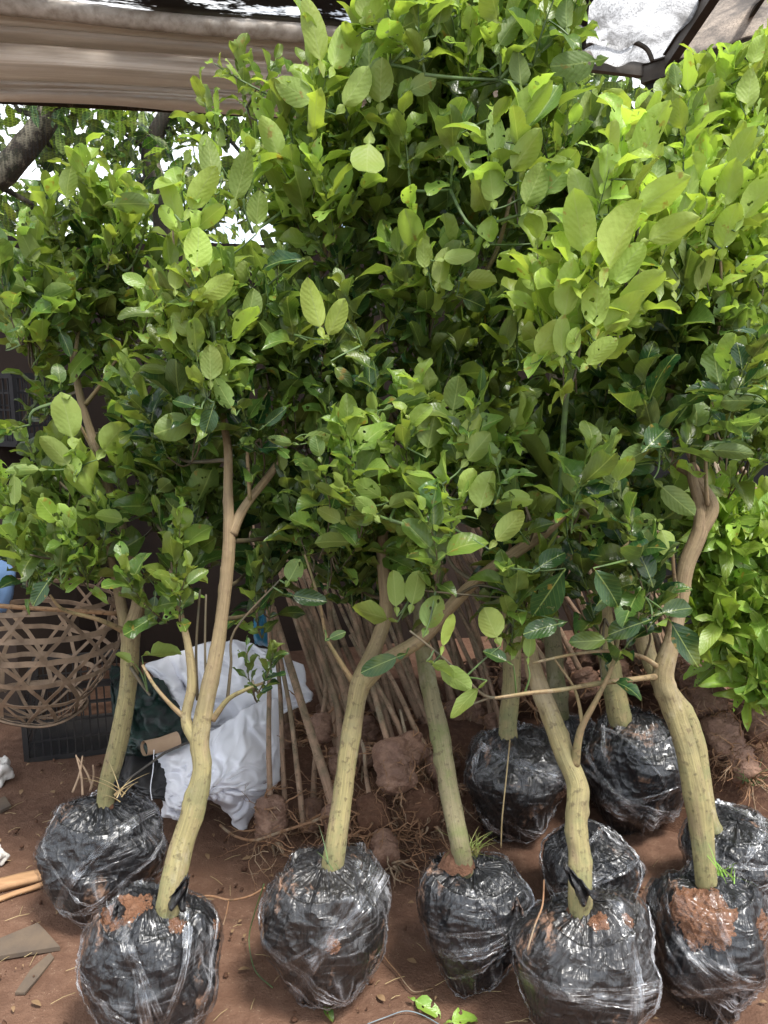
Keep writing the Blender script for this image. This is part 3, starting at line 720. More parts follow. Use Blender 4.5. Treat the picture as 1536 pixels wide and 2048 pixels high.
for v in mb.v: v[:, 1] -= .07
tag(mb.build('wire_panel', 'beam_metal', smooth=False), 'panel of square wire mesh standing before the dark netting at the right edge', 'mesh panel')

# ------------------------------------------------------------------ trees beyond the net
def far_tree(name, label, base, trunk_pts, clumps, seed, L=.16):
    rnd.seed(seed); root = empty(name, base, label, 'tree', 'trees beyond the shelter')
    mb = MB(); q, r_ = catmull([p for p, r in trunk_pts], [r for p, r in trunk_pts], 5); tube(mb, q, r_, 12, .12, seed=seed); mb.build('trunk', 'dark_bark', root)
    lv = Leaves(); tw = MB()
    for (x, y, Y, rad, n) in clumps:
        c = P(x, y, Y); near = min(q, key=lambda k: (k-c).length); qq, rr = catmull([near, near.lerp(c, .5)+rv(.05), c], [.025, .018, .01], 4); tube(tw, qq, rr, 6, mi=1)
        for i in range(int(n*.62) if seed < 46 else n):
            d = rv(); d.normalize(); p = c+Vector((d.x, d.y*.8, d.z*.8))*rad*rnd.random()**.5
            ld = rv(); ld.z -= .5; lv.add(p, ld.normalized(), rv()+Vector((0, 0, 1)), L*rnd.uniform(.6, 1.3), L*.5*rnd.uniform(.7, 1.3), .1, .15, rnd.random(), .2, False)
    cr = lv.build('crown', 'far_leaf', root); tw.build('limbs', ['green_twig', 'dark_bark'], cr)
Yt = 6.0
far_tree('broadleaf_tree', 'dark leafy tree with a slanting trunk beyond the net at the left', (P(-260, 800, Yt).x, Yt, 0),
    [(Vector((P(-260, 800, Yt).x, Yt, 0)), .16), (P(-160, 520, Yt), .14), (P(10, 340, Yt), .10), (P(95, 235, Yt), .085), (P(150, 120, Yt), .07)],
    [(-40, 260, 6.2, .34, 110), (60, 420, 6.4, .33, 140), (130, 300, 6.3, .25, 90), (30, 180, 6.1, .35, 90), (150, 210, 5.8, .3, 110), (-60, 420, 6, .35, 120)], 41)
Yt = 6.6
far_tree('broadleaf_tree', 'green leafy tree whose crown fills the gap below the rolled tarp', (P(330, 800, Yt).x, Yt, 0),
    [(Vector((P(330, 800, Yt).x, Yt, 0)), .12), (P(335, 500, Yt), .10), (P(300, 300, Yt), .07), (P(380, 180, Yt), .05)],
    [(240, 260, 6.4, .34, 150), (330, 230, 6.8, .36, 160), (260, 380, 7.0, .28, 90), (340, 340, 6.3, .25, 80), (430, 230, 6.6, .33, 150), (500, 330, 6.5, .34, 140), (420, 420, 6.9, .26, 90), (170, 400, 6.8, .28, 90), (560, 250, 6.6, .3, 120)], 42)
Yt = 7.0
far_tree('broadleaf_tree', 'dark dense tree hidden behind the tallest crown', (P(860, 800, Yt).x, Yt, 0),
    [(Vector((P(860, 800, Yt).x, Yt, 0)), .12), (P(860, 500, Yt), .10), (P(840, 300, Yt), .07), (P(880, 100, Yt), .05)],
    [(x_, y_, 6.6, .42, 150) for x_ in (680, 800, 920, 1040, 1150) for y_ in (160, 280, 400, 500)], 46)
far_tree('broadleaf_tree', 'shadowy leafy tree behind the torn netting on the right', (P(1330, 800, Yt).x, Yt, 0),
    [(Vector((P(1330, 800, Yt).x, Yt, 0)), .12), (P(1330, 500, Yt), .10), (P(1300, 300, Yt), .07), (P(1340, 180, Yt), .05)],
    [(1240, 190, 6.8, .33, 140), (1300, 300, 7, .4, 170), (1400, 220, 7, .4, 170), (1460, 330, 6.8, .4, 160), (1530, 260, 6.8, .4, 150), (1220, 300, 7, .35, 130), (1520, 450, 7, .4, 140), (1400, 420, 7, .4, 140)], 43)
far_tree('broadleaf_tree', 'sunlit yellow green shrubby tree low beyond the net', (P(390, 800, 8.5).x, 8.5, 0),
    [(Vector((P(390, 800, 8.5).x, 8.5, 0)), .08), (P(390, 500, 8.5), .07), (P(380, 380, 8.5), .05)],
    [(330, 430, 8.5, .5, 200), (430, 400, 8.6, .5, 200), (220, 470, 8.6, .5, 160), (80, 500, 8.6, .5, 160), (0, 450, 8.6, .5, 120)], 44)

# ------------------------------------------------------------------ left: crates, basket, cloths, odds and ends
def crate(label, c, ax, size, mat, nx, ny, nz, name='plastic_crate'):
    """open-slotted crate: rims, corner posts, thin bars between slots"""
    c = Vector(c); X, Y, Z = ax; w, d, h = size; root = empty(name, c-Z*h/2, label, 'crate')
    mb = MB()
    for sz in (-1, 1):
        for s_ in (-1, 1):
            barbox(mb, c+Z*sz*h/2+Y*s_*d/2-X*w/2, c+Z*sz*h/2+Y*s_*d/2+X*w/2, .014, .022, Z)
            barbox(mb, c+Z*sz*h/2+X*s_*w/2-Y*d/2, c+Z*sz*h/2+X*s_*w/2+Y*d/2, .013, .021, Z)
    for sx in (-1, 1):
        for sy in (-1, 1): barbox(mb, c+X*sx*w/2+Y*sy*d/2-Z*h/2, c+X*sx*w/2+Y*sy*d/2+Z*h/2, .02, .02, Y)
    mb.build('frame', mat, root, False)
    for (U, V, wu, wv, n) in ((X, Y, w, d, nx), (X, -Y, w, d, nx), (Y, X, d, w, ny), (Y, -X, d, w, ny)):
        mb = MB()
        for i in range(1, n): u = -wu/2+wu*i/n; barbox(mb, c+U*u+V*wv/2*.99-Z*h/2, c+U*u+V*wv/2*.99+Z*h/2, .005, .004, V)
        for j in range(1, nz): z = -h/2+h*j/nz; barbox(mb, c+U*(-wu/2)+V*wv/2*.985+Z*z, c+U*(wu/2)+V*wv/2*.985+Z*z, .003, .008, Z)
        mb.build('side_panel', mat, root, False)
    mb = MB(); box(mb, c-Z*h*.47, (w*.97, d*.97, .006), ax); mb.build('bottom', mat, root, False); return root
def axes(yaw, pitch=0, roll=0):
    from mathutils import Euler
    M_ = Euler((pitch, roll, yaw)).to_matrix(); return (M_.col[0].copy(), M_.col[1].copy(), M_.col[2].copy())
cz = G(128, 1520, .0); crate('black slotted plastic crate standing on the soil behind the bamboo basket', (cz.x+.02, cz.y+.20, .155), axes(R(16)), (.42, .34, .29), 'crate_black', 14, 11, 4)
c2 = P(10, 815, 3.35); crate('dark grey slotted crate high up at the left edge beside the leaves', c2, axes(R(-22)), (.50, .36, .27), 'crate_grey', 18, 12, 4)
c3 = Vector((c2.x-.06, c2.y+.03, .6)); mb = MB(); box(mb, c3, (.42, .36, c2.z-.145-0.0), axes(R(-22)))
for v in mb.v: v[:, 2] += (c2.z-.147)/2-.6
tag(mb.build('storage_box', 'wall_brown', smooth=False), 'dark brown box carrying the grey slotted crate at the left edge', 'box')
# bamboo basket: strips woven in three directions over a bowl lying on its side
def basket():
    c = P(62, 1290, 2.66); ax = m(186, c); root = empty('bamboo_basket', (c.x, c.y, 0), 'open hexagon-woven bamboo basket lying on its side at the left', 'basket')
    Rm = axes(R(-14), R(4), R(5))
    def S(u, v, off=0):   # u angle around, v height 0..1 (bottom to rim)
        prof = (.50+.52*math.sin(min(1, v*1.05)*math.pi*.62))*(1+.0*v); r = ax*prof+off
        l = Vector((math.cos(u)*r, math.sin(u)*r*.8, (v-.5)*ax*1.42)); l.z += .012*mnoise.noise(Vector((u, v*3, 4)))
        return c+Rm[0]*l.x+Rm[1]*l.y+Rm[2]*l.z
    def strip(path, w, name='strip', nrm=None):
        mb = MB(); n = len(path)-1
        def fn(u, v):
            k = u*n; i = min(int(k), n-1); p = path[i].lerp(path[i+1], k-i); t = (path[min(i+2, n)]-path[max(i-1, 0)]).normalized(); out = (p-c); out = (out-t*out.dot(t)).normalized(); b = t.cross(out)
            return p+b*(v-.5)*w
        grid(mb, fn, n, 1, .0022); return mb
    rings = MB()
    for j, v in enumerate((.02, .22, .42, .62, .80, .98)):
        path = [S(2*math.pi*i/60, v, .003*math.sin(i*2.1)) for i in range(61)]; x = strip(path, rnd.uniform(.016, .021)); x.build('ring_strip', 'cane_strip', root, False)
    for s_ in (-1, 1):
        for k in range(11):
            e0 = rnd.uniform(-.06, .06); path = [S(2*math.pi*k/11+e0+s_*v*1.25/16, v/16, .004*math.sin(v*1.9+k*s_)) for v in range(17)]
            x = strip(path, rnd.uniform(.011, .016)); x.build('slanting_strip', 'cane_strip', root, False)
    for k in range(5):
        an = k*math.pi/5; path = [S(an, 0).lerp(S(an+math.pi, 0), i/10)+Rm[2]*(-.05*math.sin(i/10*math.pi)) for i in range(11)]
        x = strip(path, .012); x.build('base_strip', 'cane_strip', root, False)
    for k in range(3):
        path = [S(2*math.pi*i/50, .0+.01*k, .012+.005*k) for i in range(51)]; x = MB(); tube(x, path, [.004]*51, 6); x.build('bound_rim', 'cane_strip', root, False)
rnd.seed(3); basket()
def long_strip(label, a, b, w, mat, name, cat, sag=0.0):
    mb = MB(); a, b = Vector(a), Vector(b); ax = (b-a); sdv = ax.cross(Vector((0, 1, 0))).normalized()
    grid(mb, lambda u, v: a+ax*u+sdv*(v-.5)*w+Vector((0, 0, -sag*math.sin(u*math.pi))), 12, 1, .004); return tag(mb.build(name, mat), label, cat)
long_strip('long pale bamboo strip lying level across the basket', P(-20, 1211, 2.16), P(243, 1228, 2.24), .013, 'dry_cane', 'bamboo_strip', 'bamboo strip')

def cloth(label, poly, Ys, seed, amp=.03, mat='white_cloth', name='white_cloth', cat='cloth', n=70, folds=3.0):
    """cloth slumped over a pile: Coons patch between four edge curves given as pixel points with depth"""
    def curve(pts, t):
        k = t*(len(pts)-1); i = min(int(k), len(pts)-2); a, b = pts[i], pts[i+1]; f = k-i; return P(a[0]*(1-f)+b[0]*f, a[1]*(1-f)+b[1]*f, a[2]*(1-f)+b[2]*f)
    top, right, bottom, left = poly
    def fn(u, v):
        T = curve(top, u); B = curve(bottom, u); L_ = curve(left, v); R_ = curve(right, v)
        p = T*(1-v)+B*v+L_*(1-u)+R_*u-(T0*(1-u)*(1-v)+T1*u*(1-v)+B0*(1-u)*v+B1*u*v)
        e = min(u, 1-u, v, 1-v); w = min(1, e*8); q = Vector((u*folds, v*folds*.8, seed)); qq = q+Vector((mnoise.noise(q), mnoise.noise(q+Vector((5, 5, 5))), 0))*.8
        h = amp*(1-2.2*abs(mnoise.noise(qq)))+amp*.45*(1-2*abs(mnoise.noise(qq*2.4)))+amp*.8*mnoise.noise(q*.6)
        p = p+Vector((.2*h, -h*w-.10*math.sin(math.pi*u)*math.sin(math.pi*v), h*.3*w))+Vector((mnoise.noise(q*3)*.008, 0, mnoise.noise(q*3+Vector((3, 3, 3)))*.008))
        return p if p.z > .004 else Vector((p.x, p.y, .004+.004*abs(mnoise.noise(q*4))))
    T0, T1, B0, B1 = curve(top, 0), curve(top, 1), curve(bottom, 0), curve(bottom, 1)
    mb = MB(); grid(mb, fn, n, n, .0025); return tag(mb.build(name, mat), label, cat)
cloth('large white cloth slumped on the soil behind the second trunk from the left',
      ([(310, 1500, 2.45), (380, 1482, 2.5), (440, 1450, 2.5), (500, 1410, 2.6), (550, 1395, 2.7)],
       [(550, 1395, 2.7), (558, 1480, 2.6), (556, 1560, 2.5), (520, 1600, 2.42), (480, 1668, 2.36)],
       [(322, 1632, 2.34), (360, 1640, 2.3), (400, 1590, 2.36), (440, 1612, 2.36), (480, 1668, 2.36)],
       [(310, 1500, 2.45), (318, 1540, 2.42), (316, 1580, 2.38), (322, 1632, 2.34)]), None, 3, .045, folds=4.2, n=110)
cloth('second white cloth heaped higher up behind the first one',
      ([(285, 1330, 2.75), (340, 1310, 2.8), (410, 1285, 2.85), (470, 1280, 2.9), (530, 1300, 2.9)],
       [(530, 1300, 2.9), (600, 1330, 2.95), (620, 1400, 2.9), (560, 1420, 2.8)],
       [(350, 1440, 2.62), (430, 1470, 2.7), (500, 1450, 2.8), (560, 1420, 2.8)],
       [(285, 1330, 2.75), (310, 1370, 2.72), (335, 1400, 2.66), (350, 1440, 2.62)]), None, 9, .06, folds=3.4, n=90)
net_fold = cloth('crumpled dark green netting heaped between basket and white cloth',
      ([(215, 1330, 2.75), (260, 1345, 2.7), (320, 1360, 2.65)], [(320, 1360, 2.65), (365, 1430, 2.58), (380, 1485, 2.5)],
       [(240, 1520, 2.5), (300, 1510, 2.45), (380, 1485, 2.5)], [(215, 1330, 2.75), (225, 1430, 2.65), (240, 1520, 2.5)]), None, 21, .05, 'net_green' if 'net_green' in MATS else 'crate_black', 'green_netting', 'netting', 50, 4)
mb = MB(); tube(mb, [P(288, 1497, 2.36), P(320, 1490, 2.4), P(356, 1477, 2.44)], [.0245]*3, 22, 0, False)
o = mb.build('cardboard_tube', 'cardboard'); tag(o, 'short brown cardboard tube sticking out beside the white cloth', 'tube')
mb = MB(); q, r_ = catmull([P(308, 1500, 2.3), P(306, 1540, 2.28), P(301, 1575, 2.24), P(304, 1600, 2.2)], [.0016]*4, 5); tube(mb, q, r_, 6); tag(mb.build('hanging_string', 'white_cloth'), 'thin white string hanging from the corner of the white cloth', 'string')
mb = MB(); tube(mb, [G(255, 1560, .30), G(330, 1505, .36), G(410, 1470, .34)], [.004]*3, 8); tag(mb.build('thin_rod', 'beam_metal'), 'thin dark rod leaning behind the first wrapped ball', 'rod')
cloth('dark heap of old sacking in the gap behind the first trunk', ([(225, 1460, 2.7), (300, 1420, 2.7), (380, 1450, 2.65)], [(380, 1450, 2.65), (350, 1560, 2.4), (330, 1600, 2.3)], [(215, 1570, 2.42), (270, 1590, 2.35), (330, 1600, 2.3)], [(225, 1460, 2.7), (218, 1520, 2.5), (215, 1570, 2.42)]), None, 33, .03, 'crate_black', 'dark_sacking', 'sacking', 40, 4)
def plank(label, a, b, w, t, mat, name, cat):
    mb = MB(); a, b = Vector(a), Vector(b); X = (b-a); L = X.length; X.normalize(); Z = Vector((0, 0, 1)); Y = Z.cross(X).normalized()
    grid(mb, lambda u, v: a+X*L*u+Y*(v-.5)*w+Z*(.0025*mnoise.noise(Vector((u*5, v*2, 1)))), 20, 4, t); return tag(mb.build(name, mat), label, cat)
plank('pale wooden plank lying on the soil at the left edge', G(-120, 1792, .022), G(92, 1742, .022), .045, .02, 'timber', 'wooden_plank', 'plank')
plank('narrow strip of raw wood along the front of the pale plank', G(-120, 1835, .012), G(88, 1765, .012), .016, .01, 'timber', 'wooden_strip', 'wood strip')
def slab(label, pts, z, t, mat, name, cat):
    mb = MB(); q = [G(x, y, z) for x, y in pts]; c = sum(q, Vector())/len(q); n = len(q)
    vs = [c]+q+[c-Vector((0, 0, t))]+[p-Vector((0, 0, t)) for p in q]; f = []
    for i in range(n): j = (i+1) % n; f += [(0, 1+j, 1+i), (n+1, n+2+i, n+2+j), (1+i, 1+j, n+2+j, n+2+i)]
    mb.add([tuple(v) for v in vs], f, [(v.x, v.y) for v in vs]); return tag(mb.build(name, mat, smooth=False), label, cat)
slab('weathered dark triangular board lying flat near the lower left', [(-40, 1905), (-10, 1880), (75, 1845), (92, 1862), (120, 1893), (60, 1902), (0, 1912)], .014, .012, 'old_board', 'old_board', 'board')
slab('flat grey brown scrap half buried below the triangular board', [(30, 1985), (60, 1940), (100, 1905), (108, 1915), (80, 1950), (50, 1985)], .004, .006, 'old_board', 'board_scrap', 'scrap')
slab('small dark scrap of board lying beside the first ball', [(-10, 1600), (10, 1592), (22, 1610), (0, 1622)], .01, .01, 'old_board', 'board_scrap', 'scrap')
def crumple(label, px, py, w, h, mat, name, cat, z=.05, seed=1):
    c = G(px, py, z); b = Ball(c, m(w/2, c), m(h/2, c), seed, 0, .35); mb = MB(); grid(mb, lambda u, v: b.pt(dirv(.02+v*3.1, -u*6.2832)), 44, 30); return tag(mb.build(name, mat), label, cat)
crumple('crumpled dirty white plastic at the left edge of the soil', 0, 1545, 40, 60, 'white_scrap', 'plastic_scrap', 'plastic scrap', .045, 5)
crumple('torn white paper scrap beside the left edge plank', -8, 1715, 34, 40, 'white_scrap', 'paper_scrap', 'paper scrap', .02, 6)
c = P(-22, 1150, 2.9); mb = MB(); b = Ball(c, .095, .16, 8, 0, .08); grid(mb, lambda u, v: b.pt(dirv(.02+v*3.1, -u*6.28)), 40, 30)
tag(mb.build('blue_sack', 'pale_blue'), 'pale blue sack just showing at the left edge above the basket', 'sack')
cloth('torn blue plastic sheet caught behind the bare stems', ([(508, 1195, 2.75), (520, 1180, 2.75), (532, 1190, 2.75)], [(532, 1190, 2.75), (536, 1250, 2.75), (540, 1290, 2.75)], [(508, 1285, 2.75), (520, 1292, 2.75), (540, 1290, 2.75)], [(508, 1195, 2.75), (512, 1240, 2.75), (508, 1285, 2.75)]), None, 5, .012, 'blue_plastic', 'blue_sheet', 'plastic sheet', 24, 2)

# ------------------------------------------------------------------ bare-stem seedlings with small root plugs
def roots(mb, c, n, ln, r0, spread=1.0, down=0.0, seed=0):
    for i in range(n):
        d = Vector((rnd.gauss(0, 1), rnd.gauss(-.3, .8), rnd.gauss(-.1, .6)-down)).normalized(); p = Vector(c)+d*.02*spread; pts = [p.copy()]; k = rnd.randint(5, 9); L = ln*rnd.uniform(.4, 1.2)
        for j in range(k):
            d = (d+rv(.36)+Vector((0, 0, -.05))).normalized(); p = p+d*L/k; p.z = max(p.z, .004); pts.append(p.copy())
            if rnd.random() < .35 and j > 0:
                d2 = (d+rv(.8)).normalized(); q = [p.copy()]
                for _ in range(3): d2 = (d2+rv(.3)).normalized(); q.append(q[-1]+d2*L*.09)
                tube(mb, q, [r0*.35, r0*.3, r0*.22, r0*.12], 4, cap=False)
        rr = [r0*(1-.8*j/k)*rnd.uniform(.8, 1.1) for j in range(k+1)]; tube(mb, pts, rr, 5, cap=False)
def seedling(label, base, top, w, plug, group, bend=0.0, nroots=9, crown=None, cat='seedling', plugmat='plug_film', lean=None):
    """base/top: (px,py,Y); w stem width px; plug (w,h) px or None"""
    b = P(*base); t_ = P(*top); ax = (t_-b).normalized(); root = empty('bare_seedling', (b.x, b.y, 0), label, cat, group)
    mid = b.lerp(t_, .5)+Vector((m(bend, b), rnd.gauss(0, .01), 0)); q1 = b.lerp(t_, .22)+rv(.006)+Vector((m(bend*.8, b), 0, 0)); q2 = b.lerp(t_, .78)+rv(.008)+Vector((m(bend*.3, b), 0, 0))
    r = m(w/2, b); mb = MB(); q, rr = catmull([b-ax*.03, q1, mid, q2, t_], [r*1.15, r, r*.9, r*.8, r*.65], 6); tube(mb, q, rr, 9, .14, seed=rnd.random()*9); mb.build('stem', 'stem_bark', root)
    if plug:
        pw, ph = m(plug[0]/2, b), m(plug[1]/2, b); c = b-ax*ph*.85; A = ax.orthogonal().normalized(); B_ = ax.cross(A); sd_ = rnd.random()*50; mb = MB()
        def fn(u, v):
            an = -u*2*math.pi; z = (v*2-1); e = (1-abs(z)**6)**.5 if abs(z) < 1 else 0; q_ = Vector((math.cos(an)*1.3, math.sin(an)*1.3, z*2+sd_))
            k = 1+.22*mnoise.noise(q_)+.09*(1-2.5*abs(mnoise.noise(q_*2.1+Vector((0, 0, z*3)))))+.07*mnoise.noise(q_*5)+.05*mnoise.noise(q_*11)
            p = c+ax*z*ph*(1+.06*mnoise.noise(q_*2))+(A*math.cos(an)+B_*math.sin(an))*pw*max(e, .02)*k
            p.z = max(p.z, .002); return p
        grid(mb, fn, 44, 34); pl = mb.build('root_plug', plugmat, root)
        mb = MB(); roots(mb, b-ax*.01, nroots, m(70, b), m(3.2, b), 1, .3); roots(mb, c-ax*ph*.6, nroots, m(75, b), m(2.6, b), 1.5, .2); mb.build('roots', 'root_bark', pl)
    if crown:
        lv = Leaves(); tw = MB(); n, lp, ag = crown
        for i in range(n):
            s0 = b.lerp(t_, rnd.uniform(.72, 1.0)); shoot(lv, tw, s0, ax*.6+rv(.35)+Vector((0, -.1, .35)), m(rnd.uniform(80, 150), s0), rnd.randint(7, 10), m(lp, s0), ag, .002, .42, .1, wing=False)
        cr = lv.build('crown', 'citrus_leaf', root); tw.build('twigs', ['green_twig', 'brown_twig'], cr)
    return root
rnd.seed(77); GC = 'bare grafted seedlings leaning in the middle bundle'; GR = 'bare grafted seedlings leaning on the right-hand heap'
seedling('seedling with a fat wrapped plug, leftmost of the middle bundle', (541, 1596, 2.30), (532, 1190, 2.62), 11, (62, 92), GC, 2, 12)
seedling('thin upright stem second from the left in the middle bundle', (570, 1598, 2.34), (545, 1200, 2.64), 10, None, GC, 4)
seedling('slightly curved seedling stem third from the left in the middle bundle', (604, 1632, 2.28), (549, 1220, 2.62), 11, None, GC, 6)
seedling('thickest brown stem slanting from upper left to the third big trunk', (666, 1610, 2.28), (546, 1215, 2.64), 19, (56, 70), GC, 0, 8)
seedling('short plugged seedling right of the fat plug in the middle bundle', (628, 1600, 2.42), (640, 1440, 2.6), 12, (46, 70), GC, -4, 8)
seedling('seedling with a bowed stem bending right in the middle bundle', (674, 1512, 2.48), (582, 1165, 2.72), 13, (40, 60), GC, 24, 6)
seedling('long straight brown stem just left of the third big trunk', (700, 1440, 2.52), (598, 1150, 2.75), 14, None, GC, 4)
seedling('seedling with a pale wrapped plug standing right of the third big trunk', (776, 1486, 2.36), (690, 1180, 2.72), 12, (72, 108), GC, 2, 16)
seedling('seedling with a dark wrapped plug above the pale one', (806, 1475, 2.52), (700, 1270, 2.78), 11, (64, 70), GC, 2, 9)
seedling('low seedling with a plug right beside the third wrapped ball', (762, 1668, 2.18), (735, 1560, 2.35), 10, (52, 70), GC, 0, 18, plugmat='plug_film')
seedling('muddy plug lying low under the tangle of roots', (742, 1600, 2.28), (722, 1480, 2.5), 10, (60, 80), GC, 0, 20, plugmat='wet_soil')
seedling('seedling with a plug tucked behind the fourth big trunk', (866, 1516, 2.46), (745, 1300, 2.78), 12, (50, 80), GC, 4, 12)
seedling('muddy rooty plug between the fourth trunk and the third wrapped ball', (836, 1590, 2.30), (800, 1420, 2.6), 9, (70, 80), GC, 0, 20, plugmat='wet_soil')
seedling('bare seedling with its small plug behind the bowed stem', (640, 1430, 2.62), (618, 1180, 2.9), 9, (40, 60), GC, 5, 6)
for i in range(44):
    bx = rnd.uniform(570, 1010); by = rnd.uniform(1400, 1500) if bx < 900 else rnd.uniform(1400, 1460)
    Y = 3.1-(by-1400)*.0035+rnd.uniform(-.08, .22); lean = rnd.uniform(50, 150)+max(0, bx-850)*.25
    pl_ = (rnd.uniform(34, 50), rnd.uniform(45, 70)) if rnd.random() < .6 else None; sd_l = 'left of the mossy trunk' if bx < 850 else 'right of the mossy trunk'
    seedling(('thin bare stem on a small brown plug in the crowd ' if pl_ else 'thin bare stem without visible plug in the crowd ')+sd_l, (bx, by, Y), (bx-lean, by-rnd.uniform(300, 420), Y+.3), rnd.uniform(8, 14), pl_, 'crowded stems behind the middle trunks', rnd.uniform(-10, 12), 6)
# right-hand heap of plugs
for (lab, b, t_, w, pl, nr) in [
    ('lumpy wrapped plug just right of the forked rightmost trunk', (1392, 1345, 2.62), (1290, 1080, 2.95), 13, (74, 100), 18),
    ('wrapped plug below the lumpy one on the right-hand heap', (1430, 1435, 2.50), (1330, 1180, 2.85), 12, (70, 90), 22),
    ('plug at the right edge of the right-hand heap', (1500, 1400, 2.55), (1420, 1220, 2.8), 12, (72, 90), 20),
    ('half-hidden plug at the top of the right-hand heap', (1352, 1290, 2.85), (1240, 1050, 3.1), 12, (60, 80), 12),
    ('small pale-topped plug under the fresh leaves', (1330, 1288, 2.95), (1215, 1040, 3.2), 12, (60, 70), 8),
    ('lowest rooty plug near the grass on the right', (1470, 1500, 2.42), (1380, 1300, 2.7), 10, (60, 70), 24),
    ('reddish plug behind the topmost back ball on the right', (960, 1320, 3.2), (880, 1000, 3.5), 12, (70, 80), 10)]:
    seedling(lab, b, t_, w, pl, GR, 0, nr)
for i in range(44):
    bx = rnd.uniform(990, 1420); by = 1290+max(0, bx-1250)*.5+rnd.uniform(-30, 60); Y = 3.15-(by-1290)*.003+rnd.uniform(-.1, .1)
    seedling('thin bare brown stem slanting behind the trunks on the right', (bx, by, Y), (bx-rnd.uniform(90, 190), by-rnd.uniform(260, 360), Y+.25), rnd.uniform(9, 14), (rnd.uniform(40, 55), 60) if rnd.random() < .5 else None, 'slanting stems behind the right-hand trunks', rnd.uniform(-6, 10), 6)
for i in range(15):
    o_ = i*7
    seedling('bare brown stem in the steep bunch above the fresh leaves at the right edge', (1480+o_+rnd.uniform(-6, 6), 1130, 2.9+rnd.uniform(-.06, .1)), (1352+o_+rnd.uniform(-8, 8), 850, 3.05), rnd.uniform(9, 13), None, 'steep bunch of stems at the right edge', rnd.uniform(-4, 5))
# fresh leafy seedlings lying in a heap at the right edge
rnd.seed(91)
def leafy(label, base, tip, n, lp, i):
    b, t_ = P(*base), P(*tip); root = empty('leafy_seedling', (b.x, b.y, 0), label, 'seedling', 'fresh green seedlings heaped at the right edge'); mb = MB()
    q, rr = catmull([b, b.lerp(t_, .5)+Vector((0, 0, .02)), t_], [.006, .005, .003], 5); tube(mb, q, rr, 8, .1); mb.build('stem', 'stem_bark', root); lv = Leaves(); tw = MB()
    for k in range(n):
        s0 = b.lerp(t_, rnd.uniform(.35, 1)); d = (t_-b).normalized()*.8+rv(.5)+Vector((-.1, -.5, .3)); shoot(lv, tw, s0, d, m(rnd.uniform(60, 110), s0), rnd.randint(6, 8), m(lp, s0), rnd.uniform(.4, .95), .0016, .34, .1, wing=False)
    cr = lv.build('crown', 'fresh_leaf', root); tw.build('twigs', ['green_twig', 'brown_twig'], cr)
for i, (yy, tx, ty) in enumerate([(1120, 1420, 1030), (1150, 1390, 1090), (1190, 1400, 1130), (1230, 1400, 1190), (1260, 1420, 1230), (1290, 1440, 1270), (1320, 1470, 1320), (1180, 1480, 1080), (1230, 1490, 1170), (1290, 1510, 1250), (1360, 1500, 1370)]):
    lab = ['topmost bright leafy seedling of the heap at the right edge', 'leafy seedling reaching furthest left from the right-edge heap', 'fresh leafy seedling just under the furthest-left one', 'leafy seedling beside the bend of the rightmost trunk', 'leafy seedling above the wrapped plugs at the right', 'leafy seedling hanging just above the plugs', 'darker leafy seedling over the right-edge plug', 'fresh seedling below the steep bunch of stems', 'bright seedling in the middle of the right-edge heap', 'leafy seedling at the right edge below the heap middle', 'lowest dark leafy seedling hanging to the roots at the right edge'][i]
    leafy(lab, (1620, yy+10, 2.62), (tx, ty, 2.42), 9, 82, i)

